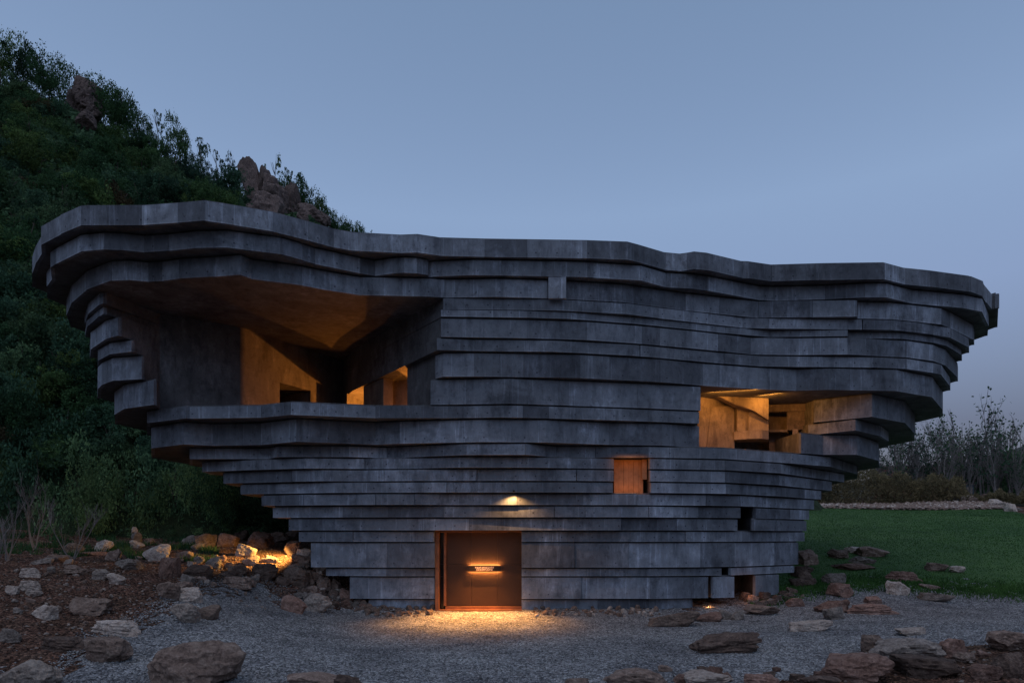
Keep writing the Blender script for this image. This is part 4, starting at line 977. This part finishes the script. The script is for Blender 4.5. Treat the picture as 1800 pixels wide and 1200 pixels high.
# crags
def crag(label, items, Y):
    x, y = items[0][0], items[0][1]
    r = empty('rock_outcrop', pw(x, y, Y)); tag(r, label, 'crag')
    for (x, yb, w, h, rz, tilt) in items:
        Yb = hill_at(x, yb)[1] - 1.5; Yb = min(Yb, Y + 6); p = pw(x, yb, Yb); o = bpy.data.objects.new('boulder', rock_data(19 + kr.randrange(5), 'r_crag')); link(o)
        o.parent = r; o.location = Vector(p) - r.location; o.scale = (w / F * Yb * 1.15, w / F * Yb * .9, h / F * Yb * 1.05); o.rotation_euler = (0, R(tilt), rz)
crag('tall pinkish rock crag standing out of the trees above the concrete roof', [(442, 345, 34, 66, 0, -6), (462, 352, 30, 62, 1, 8), (476, 372, 40, 60, 2, -10), (452, 372, 36, 50, 3, 5), (506, 378, 42, 46, .5, -20), (490, 388, 46, 60, 1.5, -12), (515, 384, 34, 58, 2.5, 4), (470, 395, 50, 50, 3.3, 0)], 90)
crag('pair of small pinkish boulders between the big crag and the roof edge', [(540, 386, 36, 26, .3, 10), (560, 392, 34, 20, 1, 14), (531, 392, 24, 20, 2, 0)], 88)
crag('brown crag showing through the trees high up on the slope', [(140, 178, 46, 42, .2, 30), (158, 190, 40, 32, 1.2, 25), (133, 200, 36, 36, 2, 10), (165, 205, 40, 30, 2.6, 30), (150, 222, 30, 24, 3, 15)], 98)
# bare trees and saplings
def bare_tree(seed, h, spread, leaves, leaf, stems=1, lift=.0):
    r = random.Random(seed); bm = bmesh.new(); tips = []
    def grow(p, d, L, rad, lev):
        n = 4; pts = [p]; q = p
        for i in range(n):
            d = (d + Vector((r.gauss(0, .07), r.gauss(0, .07), .04))).normalized(); q = q + d * L / n; pts.append(q)
        tube(bm, pts, [rad * (1 - .6 * i / n) for i in range(n + 1)], 4 if lev < 2 else 3)
        tips.append(q)
        if lev < 3:
            for k in range(5 if lev == 0 else 4):
                s = pts[r.randint(1, n)]; a = r.uniform(0, 6.28)
                dd = (d * 1.0 + Vector((math.cos(a), math.sin(a), .25)) * spread).normalized()
                grow(s, dd, L * r.uniform(.38, .6), rad * .5, lev + 1); tips.append(s + dd * L * .3)
    for s in range(stems):
        grow(Vector((r.gauss(0, .02), r.gauss(0, .02), 0)) * h, Vector((r.gauss(0, .12 + .2 * (stems > 1)), r.gauss(0, .12), 1)).normalized(), h * .62, h * .013, 0)
    me = bpy.data.meshes.new('trunk'); bm.to_mesh(me); bm.free()
    T = np.array([tuple(t) for t in tips]); rr = np.random.RandomState(seed)
    P = T[rr.randint(0, len(T), leaves)] + rr.normal(0, .022 * h, (leaves, 3)) * np.array([1, 1, 1.6])
    V, Q = quads(P, np.tile([0, 0, 1.], (leaves, 1)), rr.uniform(.6, 1.3, leaves) * leaf)
    return me, npmesh('foliage', V, Q)
FARB = [bare_tree(100 + s, 1.0, .30, 240, .022, 3) for s in range(5)]
NEARB = [bare_tree(200 + s, 1.0, .5, 25, .012, 3) for s in range(3)]
def bare(protos, k, loc, h, label, group, mk='leaf_dry', bk='bark'):
    r = empty('bare_tree', loc, tr2.uniform(0, 6.28)); tag(r, label, 'tree', group)
    t = bpy.data.objects.new('trunk', mdata(protos[k][0], bk)); link(t); t.parent = r; t.scale = (h,) * 3
    f = bpy.data.objects.new('foliage', mdata(protos[k][1], mk)); link(f); f.parent = r; f.scale = (h,) * 3
FT = [(1556, 772, 'thin tree just right of the overhanging right ledges'), (1575, 764, 'thin tree second right of the overhanging ledges'), (1597, 758, 'thin tree with a dark top left of the red wall'), (1614, 756, 'thin upright tree over the red wall'), (1632, 768, 'thin tree at the middle of the red wall'),
      (1650, 744, 'tall thin tree over the right end of the red wall'), (1666, 740, 'tall thin tree just right of the red wall'), (1690, 738, 'bushy topped thin tree left of the tallest one'), (1706, 738, 'thin tree touching the tallest one from the left'), (1732, 722, 'tallest of the sparse trees beyond the lawn'),
      (1748, 726, 'tall sparse tree touching the tallest one from the right'), (1772, 748, 'slanting sparse tree near the right edge'), (1797, 744, 'sparse tree cut by the right edge'), (1605, 800, 'short sapling before the red wall'), (1720, 790, 'short sapling with pale crossing stems'), (1586, 786, 'short thin tree left of the red wall'), (1780, 800, 'short sapling below the slanting tree')]
for i, (x, yt, lb) in enumerate(FT):
    Y = 66 + (i % 3) * 3; zb = float(gz(min((x - 900) / F * Y, 43), 66)[0]) - .1; zt = ZC + (HY - yt) / F * Y
    bare(FARB, i % 5, ((x - 900) / F * Y, Y, zb), (zt - zb) * 1.02, lb, 'sparse trees beyond the lawn', 'leaf_blue', 'bark_pale')
for i, (x, yb, h, lb) in enumerate([(12, 985, 120, 'leafless pale sapling at the left edge of the earth bank'), (62, 968, 125, 'leafless sapling in front of the dark bushes, second from the left edge'), (128, 984, 110, 'thin leafless sapling right of the other two before the dark bushes'), (-4, 1000, 90, 'bare twigs slanting in from the left edge')]):
    g_ = hit(x, yb); bare(NEARB, i % 3, g_, h / F * g_[1], lb, 'leafless saplings by the bushes', 'leaf_dry', 'bark_pale')
for i in range(16):
    x = 1552 + i * 16 + tr2.uniform(-6, 6); Y = 64 + tr2.uniform(0, 9); zb = float(gz(min((x - 900) / F * Y, 43), 66)[0]) - .1; zt = ZC + (HY - tr2.uniform(752, 792)) / F * Y
    bare(FARB, i % 5, ((x - 900) / F * Y, Y, zb), zt - zb, 'thin pale sapling in the sparse row beyond the lawn', 'thin saplings in the row beyond the lawn', 'leaf_blue', 'bark_pale')
# scrub bank beyond the lawn
nS = 30000; nrs.seed(8)
px_ = nrs.uniform(1380, 1860, nS); Yv = nrs.uniform(60.5, 66, nS)
top = np.interp(px_, [1380, 1440, 1500, 1540, 1600, 1690, 1700, 1720, 1860], [850, 838, 822, 826, 838, 836, 872, 868, 862]) + 5 * np.sin(px_ * .11) + 3 * np.sin(px_ * .31)
zt_ = ZC + (HY - top) / F * 62; Xv = (px_ - 900) / F * Yv; zb_ = gz(np.clip(Xv, -32, 44), np.clip(Yv, 2, 70)); zz = zb_ + (zt_ - zb_) * nrs.uniform(0, 1, nS) ** .8
V, Q = quads(np.stack([Xv, Yv, zz], 1), np.tile([0, -1., 0], (nS, 1)), nrs.uniform(.03, .11, nS), 4.5)
tag(mobj('scrub', npmesh('scrub', V, Q), M['scrub']), 'brownish scrub filling the bank between the far stones and the sparse trees', 'scrub', kind='stuff')
nS = 16000; px_ = nrs.uniform(1690, 1900, nS); Yv = nrs.uniform(70, 90, nS); top = np.interp(px_, [1690, 1740, 1800, 1900], [838, 806, 790, 770]) + 6 * np.sin(px_ * .13)
zt_ = ZC + (HY - top) / F * Yv; Xv = (px_ - 900) / F * Yv; zz = 5 + (zt_ - 5) * nrs.uniform(0, 1, nS)
V, Q = quads(np.stack([Xv, Yv, zz], 1), np.tile([0, -1., 0], (nS, 1)), nrs.uniform(.12, .35, nS), 1.7)
tag(mobj('far_thicket', npmesh('far_thicket', V, Q), M['leaf_blue']), 'dark green thicket rising behind the sparse trees at far right', 'thicket', kind='stuff')
wl = empty('brick_wall', pw(1550, 850, 96)); tag(wl, 'low dull red brick wall far behind the sparse trees', 'wall')
a, b = pw(1540, 850, 96), pw(1672, 820, 96)
o_ = box('wall_face', a[0], b[0], 96, 96.5, 4, b[2], M['brick']); under(o_, wl)
o_ = box('coping', a[0] - .1, b[0] + .1, 95.9, 96.6, b[2] + .002, b[2] + .18, M['r_grey']); under(o_, wl)
for i in range(9):
    xx = a[0] + (i + .5) * (b[0] - a[0]) / 9; under(box('pier', xx - .2, xx + .2, 95.85, 95.998, 4, b[2] - .05, M['brick']), wl)
sh = empty('site_hut', pw(1700, 882, 67)); tag(sh, 'small blue grey hut with a pale board front behind the lawn at right', 'hut')
a, b = pw(1692, 886, 67), pw(1712, 851, 67)
under(box('hut_wall', a[0], b[0], 67, 69, a[2] - .6, b[2], M['shed']), sh); under(box('roof', a[0] - .1, b[0] + .1, 66.9, 69.1, b[2] + .002, b[2] + .08, M['r_grey']), sh)
under(box('door', a[0] + .4, a[0] + .95, 66.96, 66.998, a[2] - .3, b[2] - .25, M['r_pale']), sh)
# lawn blades and edge tufts
def blades(name, x_, y_, z_, hh, wd, m, label, cat):
    n = len(x_); a = nrs.uniform(0, 6.28, n); h = nrs.uniform(.6, 1.3, n) * hh; w = wd * nrs.uniform(.7, 1.3, n)
    lx_, ly_ = nrs.normal(0, .35, n) * h, nrs.normal(0, .35, n) * h
    V = np.stack([np.stack([x_ - np.cos(a) * w, y_ - np.sin(a) * w, z_], 1), np.stack([x_ + np.cos(a) * w, y_ + np.sin(a) * w, z_], 1), np.stack([x_ + lx_, y_ + ly_, z_ + h], 1)], 1)
    tag(mobj(name, npmesh(name, V.reshape(-1, 3), np.arange(3 * n).reshape(-1, 3)), m), label, cat, kind='stuff')
x_, y_, z_ = on_region(120000, LAWN, (24, 58), (8, 44)); blades('grass', x_, y_, z_ - .005, .045, .016, M['grass'], 'short green grass of the lawn right of the building', 'grass')
x_, y_, z_ = on_region(30000, SOIL, (23, 31), (-26, -2)); s_ = (vnoise(x_, y_, .9, 3) > .12) & (900 + F * x_ / y_ < 385)
blades('weeds', x_[s_], y_[s_], z_[s_] - .01, .22, .02, M['leaf'], 'thin weeds growing among the rocks at the foot of the bushes', 'weeds')
x_, y_, z_ = on_region(60000, LAWN | GRAV, (22, 30), (8, 26)); pc = HY - F * (z_ - ZC) / y_; s_ = np.abs(pc - np.interp(900 + F * x_ / y_, bx, by)) < 9 + 6 * nrs.normal(0, 1, len(x_))
blades('edge_grass', x_[s_], y_[s_], z_[s_], .10, .02, M['grass'], 'ragged grass along the edge between lawn and gravel', 'grass')
